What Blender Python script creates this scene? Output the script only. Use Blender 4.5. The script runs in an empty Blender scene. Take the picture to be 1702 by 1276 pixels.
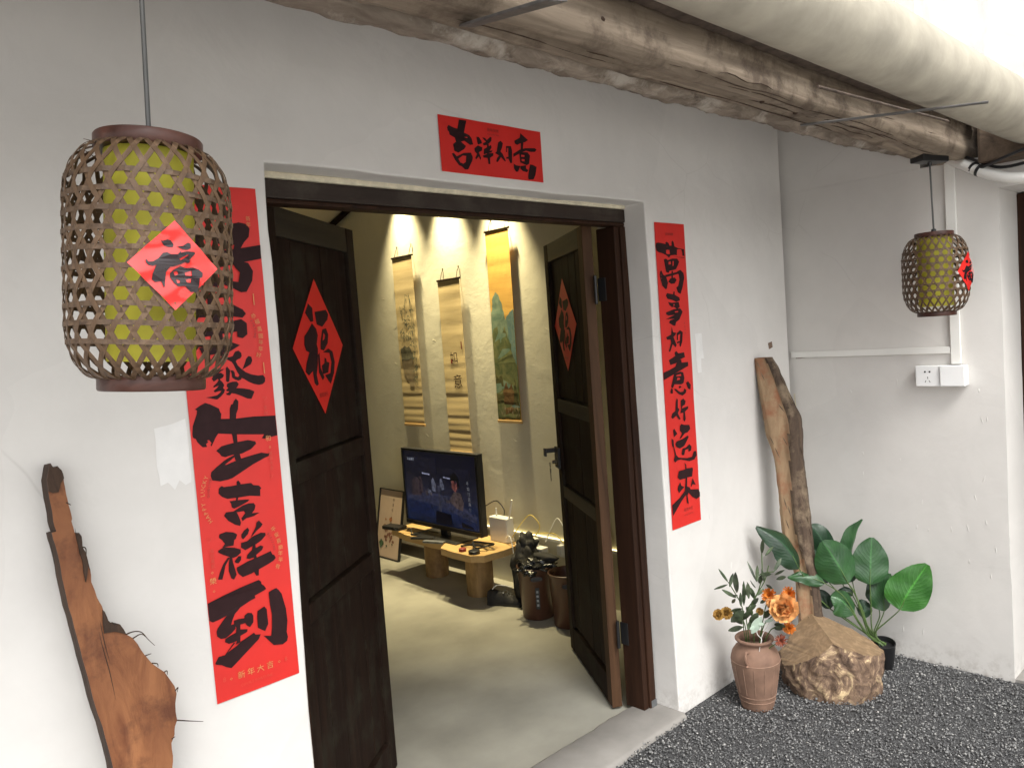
import bpy, bmesh, math, random
import numpy as np
from mathutils import Vector, Matrix, noise
from mathutils.geometry import tessellate_polygon
R = math.radians
random.seed(7)
scene = bpy.context.scene
COL = scene.collection

# ------------------------------------------------------------------ camera
cam_d = bpy.data.cameras.new('camera')
cam = bpy.data.objects.new('camera', cam_d)
COL.objects.link(cam)
cam_d.sensor_width = 36.0
cam_d.lens = 27.58
cam_d.clip_start = 0.05
cam_d.clip_end = 800
cam.matrix_world = Matrix(((0.725497, 0.095653, -0.681546, 0.000000), (-0.684406, -0.003914, -0.729091, -1.813103), (-0.072407, 0.995407, 0.062626, 1.550000), (0, 0, 0, 1)))
scene.camera = cam

# ------------------------------------------------------------------ sky and sun
world = bpy.data.worlds.new('World')
scene.world = world
world.use_nodes = True
wn = world.node_tree
bg = wn.nodes['Background']
sky = wn.nodes.new('ShaderNodeTexSky')
sky.sky_type = 'NISHITA'
sky.sun_disc = False
sky.sun_elevation = R(52)
sky.sun_rotation = R(203)
sky.air_density = 1.0
sky.dust_density = 3.0
sky.ozone_density = 1.0
hsv = wn.nodes.new('ShaderNodeHueSaturation')      # overcast: the sky is nearly white
hsv.inputs['Saturation'].default_value = 0.08
wn.links.new(sky.outputs[0], hsv.inputs['Color'])
wn.links.new(hsv.outputs[0], bg.inputs['Color'])
bg.inputs['Strength'].default_value = 0.15
sun_d = bpy.data.lights.new('sun', 'SUN')
sun_d.energy = 1.1
sun_d.angle = R(25)
sun_d.color = (1.0, 0.97, 0.92)
sun = bpy.data.objects.new('sun', sun_d)
COL.objects.link(sun)
sun_from = Vector((math.sin(R(203)) * math.cos(R(52)), math.cos(R(203)) * math.cos(R(52)), math.sin(R(52))))
sun.rotation_euler = sun_from.to_track_quat('Z', 'Y').to_euler()
sun.location = sun_from * 10

vs = scene.view_settings
vs.view_transform = 'Standard'
vs.look = 'None'
vs.gamma = 1.0
vs.use_curve_mapping = False
vs.exposure = 1.30
scene.cycles.max_bounces = 10
scene.cycles.diffuse_bounces = 6

# ------------------------------------------------------------------ helpers
def tag(o, label=None, cat=None, group=None, kind=None):
    if label: o['label'] = label
    if cat: o['category'] = cat
    if group: o['group'] = group
    if kind: o['kind'] = kind
    return o

def empty(name, loc=(0, 0, 0), rot=None):
    o = bpy.data.objects.new(name, None)
    o.empty_display_size = 0.1
    COL.objects.link(o)
    o.location = loc
    if rot is not None: o.rotation_euler = rot
    return o

def mobj(name, verts, faces, mats, parent=None, smooth=False, mi=None, loc=None):
    me = bpy.data.meshes.new(name)
    me.from_pydata([tuple(v) for v in verts], [], [tuple(f) for f in faces])
    if not isinstance(mats, (list, tuple)): mats = [mats]
    for m in mats: me.materials.append(m)
    if mi: me.polygons.foreach_set('material_index', mi)
    if smooth: me.polygons.foreach_set('use_smooth', [True] * len(me.polygons))
    me.update()
    o = bpy.data.objects.new(name, me)
    COL.objects.link(o)
    if parent: o.parent = parent
    if loc is not None: o.location = loc
    return o

class MB:
    def __init__(s): s.v = []; s.f = []
    def add(s, vs, fs):
        n = len(s.v); s.v += [tuple(v) for v in vs]; s.f += [tuple(i + n for i in f) for f in fs]; return s
    def box(s, a, b, M=None):
        x0, y0, z0 = a; x1, y1, z1 = b
        vs = [(x0,y0,z0),(x1,y0,z0),(x1,y1,z0),(x0,y1,z0),(x0,y0,z1),(x1,y0,z1),(x1,y1,z1),(x0,y1,z1)]
        if M is not None: vs = [M @ Vector(v) for v in vs]
        return s.add(vs, [(0,3,2,1),(4,5,6,7),(0,1,5,4),(1,2,6,5),(2,3,7,6),(3,0,4,7)])
    def lathe(s, prof, n=24, c=(0, 0, 0), cap0=True, cap1=True):
        vs = []; fs = []
        for r, z in prof:
            for i in range(n):
                a = 2 * math.pi * i / n
                vs.append((c[0] + r * math.cos(a), c[1] + r * math.sin(a), c[2] + z))
        for j in range(len(prof) - 1):
            for i in range(n):
                k = (i + 1) % n
                fs.append((j*n+i, j*n+k, (j+1)*n+k, (j+1)*n+i))
        if cap0: fs.append(tuple(reversed(range(n))))
        if cap1: fs.append(tuple(range((len(prof)-1)*n, len(prof)*n)))
        return s.add(vs, fs)
    def tube(s, pts, r, n=8, cap=True, squash=None):
        pts = [Vector(p) for p in pts]
        m = len(pts)
        rr = r if isinstance(r, (list, tuple)) else [r] * m
        up = None; vs = []; fs = []
        for i, p in enumerate(pts):
            t = (pts[min(i+1, m-1)] - pts[max(i-1, 0)]).normalized()
            if up is None:
                up = Vector((0, 0, 1)) if abs(t.z) < .9 else Vector((1, 0, 0))
            side = t.cross(up).normalized(); up = side.cross(t).normalized()
            for k in range(n):
                a = 2 * math.pi * k / n
                vs.append(p + side * math.cos(a) * rr[i] + up * math.sin(a) * rr[i])
        for j in range(m - 1):
            for k in range(n):
                q = (k + 1) % n
                fs.append((j*n+k, j*n+q, (j+1)*n+q, (j+1)*n+k))
        if cap:
            fs.append(tuple(reversed(range(n)))); fs.append(tuple(range((m-1)*n, m*n)))
        return s.add(vs, fs)
    def build(s, name, mat, parent=None, smooth=False, bevel=0, seg=2, angle=40):
        o = mobj(name, s.v, s.f, mat, parent, False)
        if smooth:
            o.data.polygons.foreach_set('use_smooth', [True] * len(o.data.polygons))
            o.data.set_sharp_from_angle(angle=R(angle))
        if bevel:
            b = o.modifiers.new('bevel', 'BEVEL'); b.width = bevel; b.segments = seg; b.limit_method = 'ANGLE'; b.angle_limit = R(35)
        return o

def box(name, a, b, mat, parent=None, bevel=0.0, seg=2):
    return MB().box(a, b).build(name, mat, parent, bevel=bevel, seg=seg)

def catmull(pts, n=6):
    P = [Vector(p) for p in pts]
    P = [P[0] * 2 - P[1]] + P + [P[-1] * 2 - P[-2]]
    out = []
    for i in range(1, len(P) - 2):
        for k in range(n):
            t = k / n
            a, b, c, d = P[i-1], P[i], P[i+1], P[i+2]
            out.append(0.5 * ((2*b) + (c-a)*t + (2*a-5*b+4*c-d)*t*t + (-a+3*b-3*c+d)*t**3))
    out.append(P[-2])
    return out

def polyprint(name, polys, fn, mat, parent, lift=0.0008, step=0.00006):
    """flat print: outlines (with holes) laid on a surface fn(u, v, lift) -> point"""
    vs = []; fs = []
    for i, rings in enumerate(polys):
        r3 = [[Vector((p[0], p[1], 0)) for p in r] for r in rings]
        flat = [p for r in r3 for p in r]
        tris = tessellate_polygon(r3)
        n = len(vs)
        vs += [fn(p.x, p.y, lift + step * i) for p in flat]
        fs += [tuple(n + k for k in t) for t in tris]
    return mobj(name, vs, fs, mat, parent)

def text_mesh(body, size, origin, xdir, updir, mat, parent=None, name='lettering', align='CENTER'):
    cu = bpy.data.curves.new('lettering', 'FONT')
    cu.body = body; cu.size = size; cu.align_x = align; cu.align_y = 'CENTER'; cu.resolution_u = 1
    tmp = bpy.data.objects.new('lettering', cu)
    COL.objects.link(tmp)
    bpy.context.view_layer.update()
    dg = bpy.context.evaluated_depsgraph_get()
    me = bpy.data.meshes.new_from_object(tmp.evaluated_get(dg))
    bpy.data.objects.remove(tmp)
    xd = Vector(xdir).normalized(); ud = Vector(updir).normalized(); zd = xd.cross(ud)
    M = Matrix((xd, ud, zd)).transposed().to_4x4(); M.translation = Vector(origin)
    me.transform(M)
    me.materials.clear(); me.materials.append(mat)
    o = bpy.data.objects.new(name, me)
    COL.objects.link(o)
    if parent: o.parent = parent
    return o

# ------------------------------------------------------------------ materials
class NT:
    def __init__(s, name):
        s.m = bpy.data.materials.new(name); s.m.use_nodes = True
        s.t = s.m.node_tree; s.b = s.t.nodes['Principled BSDF']; s.co = None
    def n(s, typ, **kw):
        nd = s.t.nodes.new(typ)
        for k, v in kw.items():
            if hasattr(nd, k): setattr(nd, k, v)
            else: nd.inputs[k.replace('_', ' ')].default_value = v
        return nd
    def l(s, a, b): s.t.links.new(a, b)
    def coord(s, scale=(1, 1, 1), kind='Object', rot=(0, 0, 0)):
        tc = s.n('ShaderNodeTexCoord'); mp = s.n('ShaderNodeMapping')
        mp.inputs['Scale'].default_value = scale; mp.inputs['Rotation'].default_value = rot
        s.l(tc.outputs[kind], mp.inputs['Vector']); return mp.outputs[0]
    def noise(s, co, scale, detail=4, rough=.55, dist=0):
        nd = s.n('ShaderNodeTexNoise'); s.l(co, nd.inputs['Vector'])
        nd.inputs['Scale'].default_value = scale; nd.inputs['Detail'].default_value = detail
        nd.inputs['Roughness'].default_value = rough; nd.inputs['Distortion'].default_value = dist
        return nd.outputs['Fac']
    def ramp(s, fac, stops, interp='LINEAR'):
        nd = s.n('ShaderNodeValToRGB'); cr = nd.color_ramp; cr.interpolation = interp
        while len(cr.elements) < len(stops): cr.elements.new(0.5)
        for e, (p, c) in zip(cr.elements, stops):
            e.position = p; e.color = (c[0], c[1], c[2], 1) if isinstance(c, (tuple, list)) else (c, c, c, 1)
        s.l(fac, nd.inputs[0]); return nd.outputs[0]
    def mix(s, fac, a, b, mode='MIX'):
        nd = s.n('ShaderNodeMix'); nd.data_type = 'RGBA'; nd.blend_type = mode
        for sock, v in ((nd.inputs[0], fac), (nd.inputs[6], a), (nd.inputs[7], b)):
            if isinstance(v, (int, float)): sock.default_value = v
            elif isinstance(v, (tuple, list)): sock.default_value = (*v[:3], 1)
            else: s.l(v, sock)
        return nd.outputs[2]
    def math(s, op, a, b=0.0):
        nd = s.n('ShaderNodeMath'); nd.operation = op
        for sock, v in ((nd.inputs[0], a), (nd.inputs[1], b)):
            if isinstance(v, (int, float)): sock.default_value = v
            else: s.l(v, sock)
        return nd.outputs[0]
    def bump(s, h, strength=.3, dist=.01, prev=None):
        nd = s.n('ShaderNodeBump'); nd.inputs['Strength'].default_value = strength; nd.inputs['Distance'].default_value = dist
        s.l(h, nd.inputs['Height'])
        if prev is not None: s.l(prev, nd.inputs['Normal'])
        return nd.outputs[0]
    def out(s, col=None, rough=None, normal=None, **kw):
        for sock, v in ((s.b.inputs['Base Color'], col), (s.b.inputs['Roughness'], rough), (s.b.inputs['Normal'], normal)):
            if v is None: continue
            if isinstance(v, (int, float)): sock.default_value = v
            elif isinstance(v, (tuple, list)): sock.default_value = (*v[:3], 1)
            else: s.l(v, sock)
        for k, v in kw.items(): s.b.inputs[k.replace('_', ' ')].default_value = v
        return s.m

def simple(name, col, rough=.6, var=.12, scale=30, bump=.1, bdist=.002, **kw):
    n = NT(name); co = n.coord()
    f = n.noise(co, scale, 5)
    c2 = tuple(max(0, x * (1 - var * 2)) for x in col); c1 = tuple(min(1, x * (1 + var)) for x in col)
    c = n.ramp(f, [(.3, c2), (.7, c1)])
    nb = n.bump(f, bump, bdist) if bump else None
    return n.out(c, rough, nb, **kw)

def plaster(name, base, tint, bscale=6, bstr=.25, stain=None, patches=True, swirl=0):
    n = NT(name); co = n.coord()
    big = n.noise(co, .9, 3, .5, .3)
    c = n.ramp(big, [(.35, base), (.65, tint)])
    if patches:                                   # roller-painted patches, hard edged, barely different
        vo = n.n('ShaderNodeTexVoronoi'); vo.inputs['Scale'].default_value = 1.1
        dco = n.n('ShaderNodeVectorMath'); dco.operation = 'ADD'
        nz = n.n('ShaderNodeTexNoise'); nz.inputs['Scale'].default_value = 3
        n.l(co, nz.inputs['Vector']); sc = n.n('ShaderNodeVectorMath'); sc.operation = 'SCALE'; sc.inputs['Scale'].default_value = .16
        n.l(nz.outputs['Color'], sc.inputs[0]); n.l(co, dco.inputs[0]); n.l(sc.outputs[0], dco.inputs[1])
        n.l(dco.outputs[0], vo.inputs['Vector'])
        p = n.ramp(vo.outputs['Color'], [(.45, 1.0), (.5, .93)])
        c = n.mix(.4, c, p, 'MULTIPLY')
    sm = n.ramp(n.noise(co, 7, 6, .6), [(.3, .93), (.6, 1.0)])
    c = n.mix(.7, c, sm, 'MULTIPLY')
    if stain:
        st = n.noise(n.coord((1, 1, .35)), 2.6, 6, .62)
        c = n.mix(n.ramp(st, [(.58, 0.0), (.72, .75)]), c, stain)
    h1 = n.noise(co, bscale, 4, .5, .6)
    h2 = n.noise(co, 70, 4, .6)
    if patches:                                   # scuffs and splash dirt low on the wall, hairline cracks
        sx = n.n('ShaderNodeSeparateXYZ'); n.l(co, sx.inputs[0])
        lo = n.ramp(sx.outputs[2], [(0.0, 1.0), (.13, 0.0)])
        sp_ = n.ramp(n.noise(co, 26, 6, .7), [(.46, 0.0), (.66, .6)])
        c = n.mix(n.math('MULTIPLY', lo, sp_), c, (.30, .27, .235))
        hair = n.n('ShaderNodeTexVoronoi'); hair.feature = 'DISTANCE_TO_EDGE'; hair.inputs['Scale'].default_value = 1.7
        n.l(dco.outputs[0], hair.inputs['Vector'])
        gate = n.ramp(n.noise(co, 1.7, 2), [(.56, 0.0), (.62, .3)])
        c = n.mix(n.math('MULTIPLY', n.ramp(hair.outputs['Distance'], [(.0, 1.0), (.003, 0.0)]), gate), c, (.40, .38, .35))
    nb = n.bump(h1, bstr, .02); nb = n.bump(h2, .12, .002, nb)
    if swirl:
        h3 = n.noise(n.coord((1, 1, 1.6)), 9, 5, .55, 2.2)
        nb = n.bump(n.ramp(h3, [(.42, 0.0), (.5, 1.0), (.58, 0.2)]), swirl, .012, nb)
    return n.out(c, .78, nb)

def wood(name, dark, light, axis='z', scale=9, stretch=.06, rough=.6, bump=.35, knots=False, dirt=None, spec=.3):
    n = NT(name)
    s = [1, 1, 1]; s['xyz'.index(axis)] = stretch
    co = n.coord(tuple(s))
    g = n.noise(co, scale * 3, 8, .65, .8)
    g2 = n.noise(co, scale * .8, 4, .6, .4)
    c = n.ramp(g, [(.32, dark), (.68, light)])
    c = n.mix(n.ramp(g2, [(.3, 0.0), (.7, .8)]), c, tuple((a * .55 + b * .45) * .8 for a, b in zip(dark, light)))
    if dirt:
        d = n.noise(n.coord((1, 1, 1)), 7, 6, .7)
        c = n.mix(n.ramp(d, [(.5, 0.0), (.64, .85)]), c, dirt)
    if knots:
        vo = n.n('ShaderNodeTexVoronoi'); vo.inputs['Scale'].default_value = 6.5
        n.l(n.coord(tuple(.4 if k != 1 else .0 + 1 for k in (0, 1, 1))), vo.inputs['Vector'])
        kf = n.ramp(vo.outputs['Distance'], [(.06, 1.0), (.11, 0.0)])
        c = n.mix(kf, c, tuple(x * .35 for x in dark))
    nb = n.bump(g, bump, .004)
    return n.out(c, rough, nb, Specular_IOR_Level=spec)

def emis_n(name, col, strength):
    n = NT(name); f = n.noise(n.coord(), 42, 5, .7, .6)
    c = n.ramp(f, [(.36, tuple(x * .25 for x in col)), (.62, tuple(x * 1.15 for x in col))])
    n.l(c, n.b.inputs['Emission Color']); n.b.inputs['Emission Strength'].default_value = strength
    n.b.inputs['Base Color'].default_value = (.004, .004, .005, 1); n.b.inputs['Roughness'].default_value = .2
    return n.m

def emis(name, col, strength):
    m = bpy.data.materials.new(name); m.use_nodes = True
    b = m.node_tree.nodes['Principled BSDF']
    b.inputs['Base Color'].default_value = (0, 0, 0, 1)
    b.inputs['Emission Color'].default_value = (*col, 1); b.inputs['Emission Strength'].default_value = strength
    b.inputs['Roughness'].default_value = .15
    return m
WHITE = (.70, .685, .655)
M = {}
M['plaster'] = plaster('white_plaster', (.70, .678, .648), (.64, .622, .592))
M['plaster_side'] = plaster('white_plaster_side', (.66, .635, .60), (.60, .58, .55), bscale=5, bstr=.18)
M['upper'] = plaster('stained_plaster', (.72, .72, .715), (.64, .65, .655), stain=(.42, .36, .30), patches=False)
M['room_plaster'] = plaster('trowelled_plaster', (.70, .665, .53), (.64, .61, .48), bscale=5, bstr=.16, patches=False, swirl=.05)
M['ceiling'] = plaster('room_ceiling_paint', (.62, .56, .42), (.58, .52, .40), patches=False)
M['patch'] = simple('fresh_paint', (.76, .75, .73), .7, .03, 20, .1)
M['peel'] = simple('bare_mortar', (.20, .13, .09), .9, .3, 60, .6)
M['floor'] = simple('polished_concrete', (.31, .30, .255), .42, .16, 2.2, .06, .002)
M['sill'] = simple('cement', (.24, .226, .207), .8, .08, 9, .3, .003)
M['cream'] = simple('cream_mortar', (.66, .60, .45), .85, .1, 40, .4, .003)
M['gravelbed'] = simple('gravel_bed', (.085, .085, .087), .95, .5, 160, 1.0, .01)
M['doorwood'] = wood('old_dark_door_wood', (.006, .0033, .0023), (.028, .014, .0085), 'z', 9, .05, .7, .4, dirt=(.024, .02, .013), spec=.12)
M['doorrail'] = wood('worn_door_rail_wood', (.010, .007, .0045), (.042, .032, .020), 'x', 9, .06, .6, .45)
M['framewood'] = wood('brown_frame_wood', (.010, .0045, .003), (.048, .021, .011), 'z', 8, .05, .6, .4, spec=.14)
M['lintelwood'] = wood('lintel_wood', (.014, .009, .0065), (.048, .031, .023), 'x', 8, .06, .6, .4, dirt=(.05, .04, .03))
M['edgewood'] = wood('door_edge_wood', (.030, .015, .008), (.125, .064, .032), 'z', 8, .06, .6, .3, knots=False, spec=.14)
M['logA'] = wood('plastered_old_log', (.09, .068, .052), (.33, .275, .22), 'x', 9, .35, .9, .9, dirt=(.42, .38, .33))
M['logB'] = wood('weathered_timber', (.105, .078, .056), (.38, .31, .235), 'x', 11, .06, .8, .8, dirt=(.085, .062, .045))
M['roofboard'] = wood('roof_board', (.05, .035, .025), (.18, .13, .09), 'x', 6, .1, .85, .5)
M['gutter'] = simple('cream_mortar_coating', (.36, .33, .265), .85, .12, 9, .5, .006)
M['steel'] = simple('grey_steel', (.10, .095, .09), .55, .2, 30, .2)
M['rust'] = simple('rusty_steel', (.11, .08, .062), .7, .3, 30, .3)
M['black'] = simple('black_plastic', (.012, .012, .013), .4, .1, 30, .05)
M['whiteplastic'] = simple('white_plastic', (.74, .73, .69), .35, .02, 10, .0)
M['gloss_white'] = simple('glossy_white_plastic', (.80, .80, .79), .15, .01, 10, .0)
M['red'] = simple('red_paper', (.62, .018, .012), .5, .04, 12, .05, .001)
M['ink'] = simple('black_ink', (.026, .010, .011), .6, .1, 40, .0, Specular_IOR_Level=.15)
M['gold'] = simple('gold_print', (.62, .25, .085), .5, .1, 60, .0)
M['faint'] = simple('faint_print', (.62, .06, .035), .5, .1, 60, .0)
M['darkred'] = simple('dark_red_print', (.22, .02, .015), .5, .1, 60, .0)
M['redfilm'] = simple('glossy_red_film', (.66, .03, .025), .12, .05, 9, .25, .004, Coat_Weight=.6, Coat_Roughness=.05)
M['inkgloss'] = simple('glossy_black_ink', (.02, .012, .014), .15, .1, 40, .0)
M['cane'] = wood('split_bamboo', (.035, .019, .010), (.175, .105, .058), 'z', 30, .2, .5, .3)
M['cane_h'] = wood('split_bamboo_hoop', (.035, .02, .012), (.15, .095, .056), 'x', 30, .5, .5, .3)
M['rim'] = wood('lacquered_rim_wood', (.028, .011, .008), (.10, .042, .03), 'x', 10, .2, .35, .15)
M['yellow'] = simple('yellow_green_shade', (.50, .455, .035), .7, .16, 9, .25)
M['cable'] = simple('grey_cable', (.06, .06, .058), .45, .05, 10, .0)
M['drift'] = wood('driftwood_face', (.13, .042, .016), (.30, .125, .050), 'z', 8, .22, .62, .9, dirt=(.085, .028, .013))
M['driftbark'] = wood('driftwood_bark', (.018, .011, .008), (.085, .05, .032), 'z', 14, .15, .85, .8)
M['terracotta'] = simple('terracotta', (.195, .112, .075), .82, .16, 16, .35, .002)
M['terra_line'] = simple('pale_terracotta_line', (.27, .165, .115), .85, .15, 40, .2)
M['stem'] = simple('green_stem', (.07, .12, .03), .5, .2, 20, .0)
M['petal'] = simple('apricot_petal', (.74, .37, .13), .6, .25, 40, .1)
M['mum'] = simple('orange_petal', (.66, .20, .025), .6, .25, 60, .1)
M['spider'] = simple('coral_petal', (.45, .14, .08), .6, .25, 60, .1)
M['oldyellow'] = simple('ochre_petal', (.42, .24, .055), .7, .25, 60, .1)
M['olive'] = simple('grey_green_leaf', (.075, .105, .055), .5, .4, 25, .1)
M['paleleaf'] = simple('pale_silver_leaf', (.42, .52, .42), .6, .12, 25, .1)
M['whitetwig'] = simple('white_twig', (.62, .58, .54), .6, .1, 25, .0)
M['benchtop'] = wood('yellow_plank', (.42, .26, .10), (.62, .42, .19), 'y', 8, .1, .45, .1)
M['benchleg'] = wood('peeled_log', (.16, .095, .035), (.40, .25, .10), 'z', 7, .15, .55, .3, dirt=(.16, .09, .04))
M['bin'] = simple('brown_plastic', (.075, .032, .018), .35, .06, 20, .0)
M['mat'] = None
M['baseboard'] = simple('dark_skirting', (.03, .022, .015), .5, .1, 20, .0)
M['key'] = simple('key_metal', (.25, .22, .17), .3, .1, 30, .0, Metallic=1.0)
M['hinge'] = simple('galvanised_hinge', (.22, .23, .24), .45, .15, 40, .1, Metallic=.7)

# leaf material with veins from the UV map (t along the blade, s across)
def leaf_mat(name, base, dark):
    n = NT(name)
    uv = n.n('ShaderNodeUVMap'); sx = n.n('ShaderNodeSeparateXYZ'); n.l(uv.outputs[0], sx.inputs[0])
    a = n.math('ABSOLUTE', sx.outputs[1])
    ph = n.math('ADD', n.math('SUBTRACT', n.math('MULTIPLY', sx.outputs[0], 34.0), n.math('MULTIPLY', a, 13.0)), n.math('MULTIPLY', n.noise(n.coord(), 18, 2), 5.0))
    w = n.math('POWER', n.math('ABSOLUTE', n.math('SINE', ph)), 8.0)
    mid = n.ramp(a, [(.02, 1.0), (.07, 0.0)])
    f = n.noise(n.coord(), 14, 4)
    c = n.ramp(f, [(.3, dark), (.7, base)])
    c = n.mix(n.math('MULTIPLY', w, .07), c, tuple(min(1, x * 1.9) for x in base))
    c = n.mix(n.math('MULTIPLY', mid, .6), c, tuple(min(1, x * 2.2) for x in base))
    nb = n.bump(w, .15, .003); nb = n.bump(f, .4, .008, nb)
    return n.out(c, .38, nb, Specular_IOR_Level=.5)
M['leaf'] = leaf_mat('broad_leaf', (.024, .080, .022), (.013, .045, .015))
M['leafbright'] = leaf_mat('bright_broad_leaf', (.034, .135, .018), (.02, .082, .013))  # brighter green version of the leaf colour
M['leafdark'] = leaf_mat('dark_broad_leaf', (.015, .045, .019), (.008, .025, .012))  # darker green version of the leaf colour

# ================================================================== SETTING
X1 = 3.526
g = mobj('gravel_ground', [(-60, -60, 0), (60, -60, 0), (60, 0.02, 0), (-60, 0.02, 0)], [(0, 1, 2, 3)], M['gravelbed'])
tag(g, kind='structure')
# loose stone chips
def gravel():
    rs = np.random.RandomState(3)
    N1 = 42000
    px = rs.uniform(1.45, 3.52, N1); py = rs.uniform(-1.95, -.012, N1)
    far = 9000
    px = np.concatenate([px, rs.uniform(-1.5, 1.5, far)]); py = np.concatenate([py, rs.uniform(-1.9, -.012, far)])
    N = len(px)
    ln = rs.uniform(.0024, .0062, N) * np.where(rs.rand(N) < .06, 1.5, 1.0)
    ln[N1:] *= 1.4
    pz = rs.uniform(-.002, .010, N) + .006 * (np.sin(px * 9) * np.cos(py * 11) * .5 + .5)
    base = np.array([(1,0,0),(-.9,.1,.1),(.1,.8,0),(0,-.75,.1),(.1,.05,.6),(-.1,0,-.6)], float)
    T = np.array([(0,2,4),(2,1,4),(1,3,4),(3,0,4),(2,0,5),(1,2,5),(3,1,5),(0,3,5)])
    V = base[None] * ln[:, None, None] * rs.uniform(.65, 1.35, (N, 6, 3))
    a = rs.uniform(0, 6.283, N); b = rs.uniform(-.9, .9, N)
    ca, sa, cb, sb = np.cos(a), np.sin(a), np.cos(b), np.sin(b)
    y = V[:, :, 1] * cb[:, None] - V[:, :, 2] * sb[:, None]; z = V[:, :, 1] * sb[:, None] + V[:, :, 2] * cb[:, None]
    x = V[:, :, 0]
    X = x * ca[:, None] - y * sa[:, None]; Y = x * sa[:, None] + y * ca[:, None]
    P = np.stack([X + px[:, None], Y + py[:, None], z + pz[:, None]], -1).reshape(-1, 3)
    F = (T[None] + (np.arange(N) * 6)[:, None, None]).reshape(-1, 3)
    me = bpy.data.meshes.new('gravel_chips')
    me.vertices.add(len(P)); me.vertices.foreach_set('co', P.ravel())
    me.loops.add(F.size); me.loops.foreach_set('vertex_index', F.ravel().astype(np.int32))
    me.polygons.add(len(F)); me.polygons.foreach_set('loop_start', np.arange(0, F.size, 3, dtype=np.int32))
    at = me.attributes.new('tone', 'FLOAT', 'POINT'); at.data.foreach_set('value', np.repeat(rs.rand(N), 6))
    me.update(calc_edges=True); me.validate()
    n = NT('grey_stone_chips'); t = n.n('ShaderNodeAttribute'); t.attribute_name = 'tone'
    c = n.ramp(t.outputs['Fac'], [(0.0, (.055, .055, .056)), (.45, (.13, .13, .13)), (.8, (.20, .20, .197)), (.96, (.28, .275, .265)), (1.0, (.42, .41, .39))])
    me.materials.append(n.out(c, .75, None))
    o = bpy.data.objects.new('gravel_chips', me); COL.objects.link(o)
    tag(o, 'loose dark grey stone chips covering the courtyard ground', 'gravel', kind='stuff')
gravel()

cp = box('bounce_slab', (-12.0, -12.0, -.05), (3.52, -1.97, .012), simple('pale_bounce_slab', (.60, .58, .55), .8, .06, 4, .2), bevel=.004); tag(cp, kind='structure')  # unseen pale slab, added to bounce light up under the eave
fl = box('interior_floor', (-.9, .20, -.06), (3.3, 4.4, 0), M['floor']); tag(fl, kind='structure')
# threshold: rough cement sill in the doorway
def threshold():
    vs = []; n = 60
    for i in range(n + 1):
        x = .90 + (2.47 - .90) * i / n
        w0 = -.03 - .012 * noise.noise((x * 3, 0, 0)) - .03 * (2.47 - x) / 1.5
        w1 = .185 + .016 * noise.noise((x * 5, 4, 0)) + .01 * noise.noise((x * 17, 4, 0))
        vs += [(x, w0 - .008, -.02), (x, w0, .014), (x, w0 + .012, .022 + .002 * noise.noise((x*9, 1, 1))), (x, w1 - .015, .022), (x, w1, .012), (x, w1 + .004, -.02)]
    fs = []
    for i in range(n):
        for k in range(5):
            fs.append((i*6+k, (i+1)*6+k, (i+1)*6+k+1, i*6+k+1))
    o = mobj('threshold', vs, fs, M['sill'], smooth=True); tag(o, kind='structure')
    return o
threshold()

def prism_wall(name, outline, axis, d0, d1, mat, parent=None, bevel=.006, mats=None):
    """outline in the wall plane, extruded along axis 'y' (outline = x,z) or 'x' (outline = y,z)"""
    n = len(outline)
    f = (lambda p, d: (p[0], d, p[1])) if axis == 'y' else (lambda p, d: (d, p[0], p[1]))
    vs = [f(p, d0) for p in outline] + [f(p, d1) for p in outline]
    fs = [tuple(range(n)), tuple(reversed(range(n, 2 * n)))] + [(i, i + n, (i + 1) % n + n, (i + 1) % n) for i in range(n)]
    o = mobj(name, vs, fs, mat, parent)
    bm = bmesh.new(); bm.from_mesh(o.data); bmesh.ops.recalc_face_normals(bm, faces=bm.faces); bm.to_mesh(o.data); bm.free()
    if bevel:
        b = o.modifiers.new('bevel', 'BEVEL'); b.width = bevel; b.segments = 3; b.limit_method = 'ANGLE'; b.angle_limit = R(50)
    return o
def wavy(p, q, n, amp, seed):
    out = []
    for i in range(n):
        t = i / n; x = p[0] + (q[0]-p[0]) * t; z = p[1] + (q[1]-p[1]) * t
        d = amp * noise.noise((x * 2.3 + seed, z * 2.3, seed)) + amp * .4 * noise.noise((x * 9 + seed, z * 9, seed))
        if i == 0: d = 0
        L = math.hypot(q[0]-p[0], q[1]-p[1]); nx, nz = -(q[1]-p[1]) / L, (q[0]-p[0]) / L
        out.append((x + nx * d, z + nz * d))
    return out
ol = [(-5, -.1)] + wavy((.905, -.1), (.922, 2.013), 26, .006, 1) + wavy((.922, 2.013), (2.443, 2.012), 18, .006, 2) + wavy((2.443, 2.012), (2.472, -.1), 26, .006, 3) + [(2.472, -.1), (3.50, -.1), (3.50, 3.6), (-5, 3.6)]
fw = prism_wall('front_wall', ol, 'y', 0, .24, M['plaster'])
tag(fw, 'white plastered front wall with the open double doorway in it', 'wall')
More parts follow.
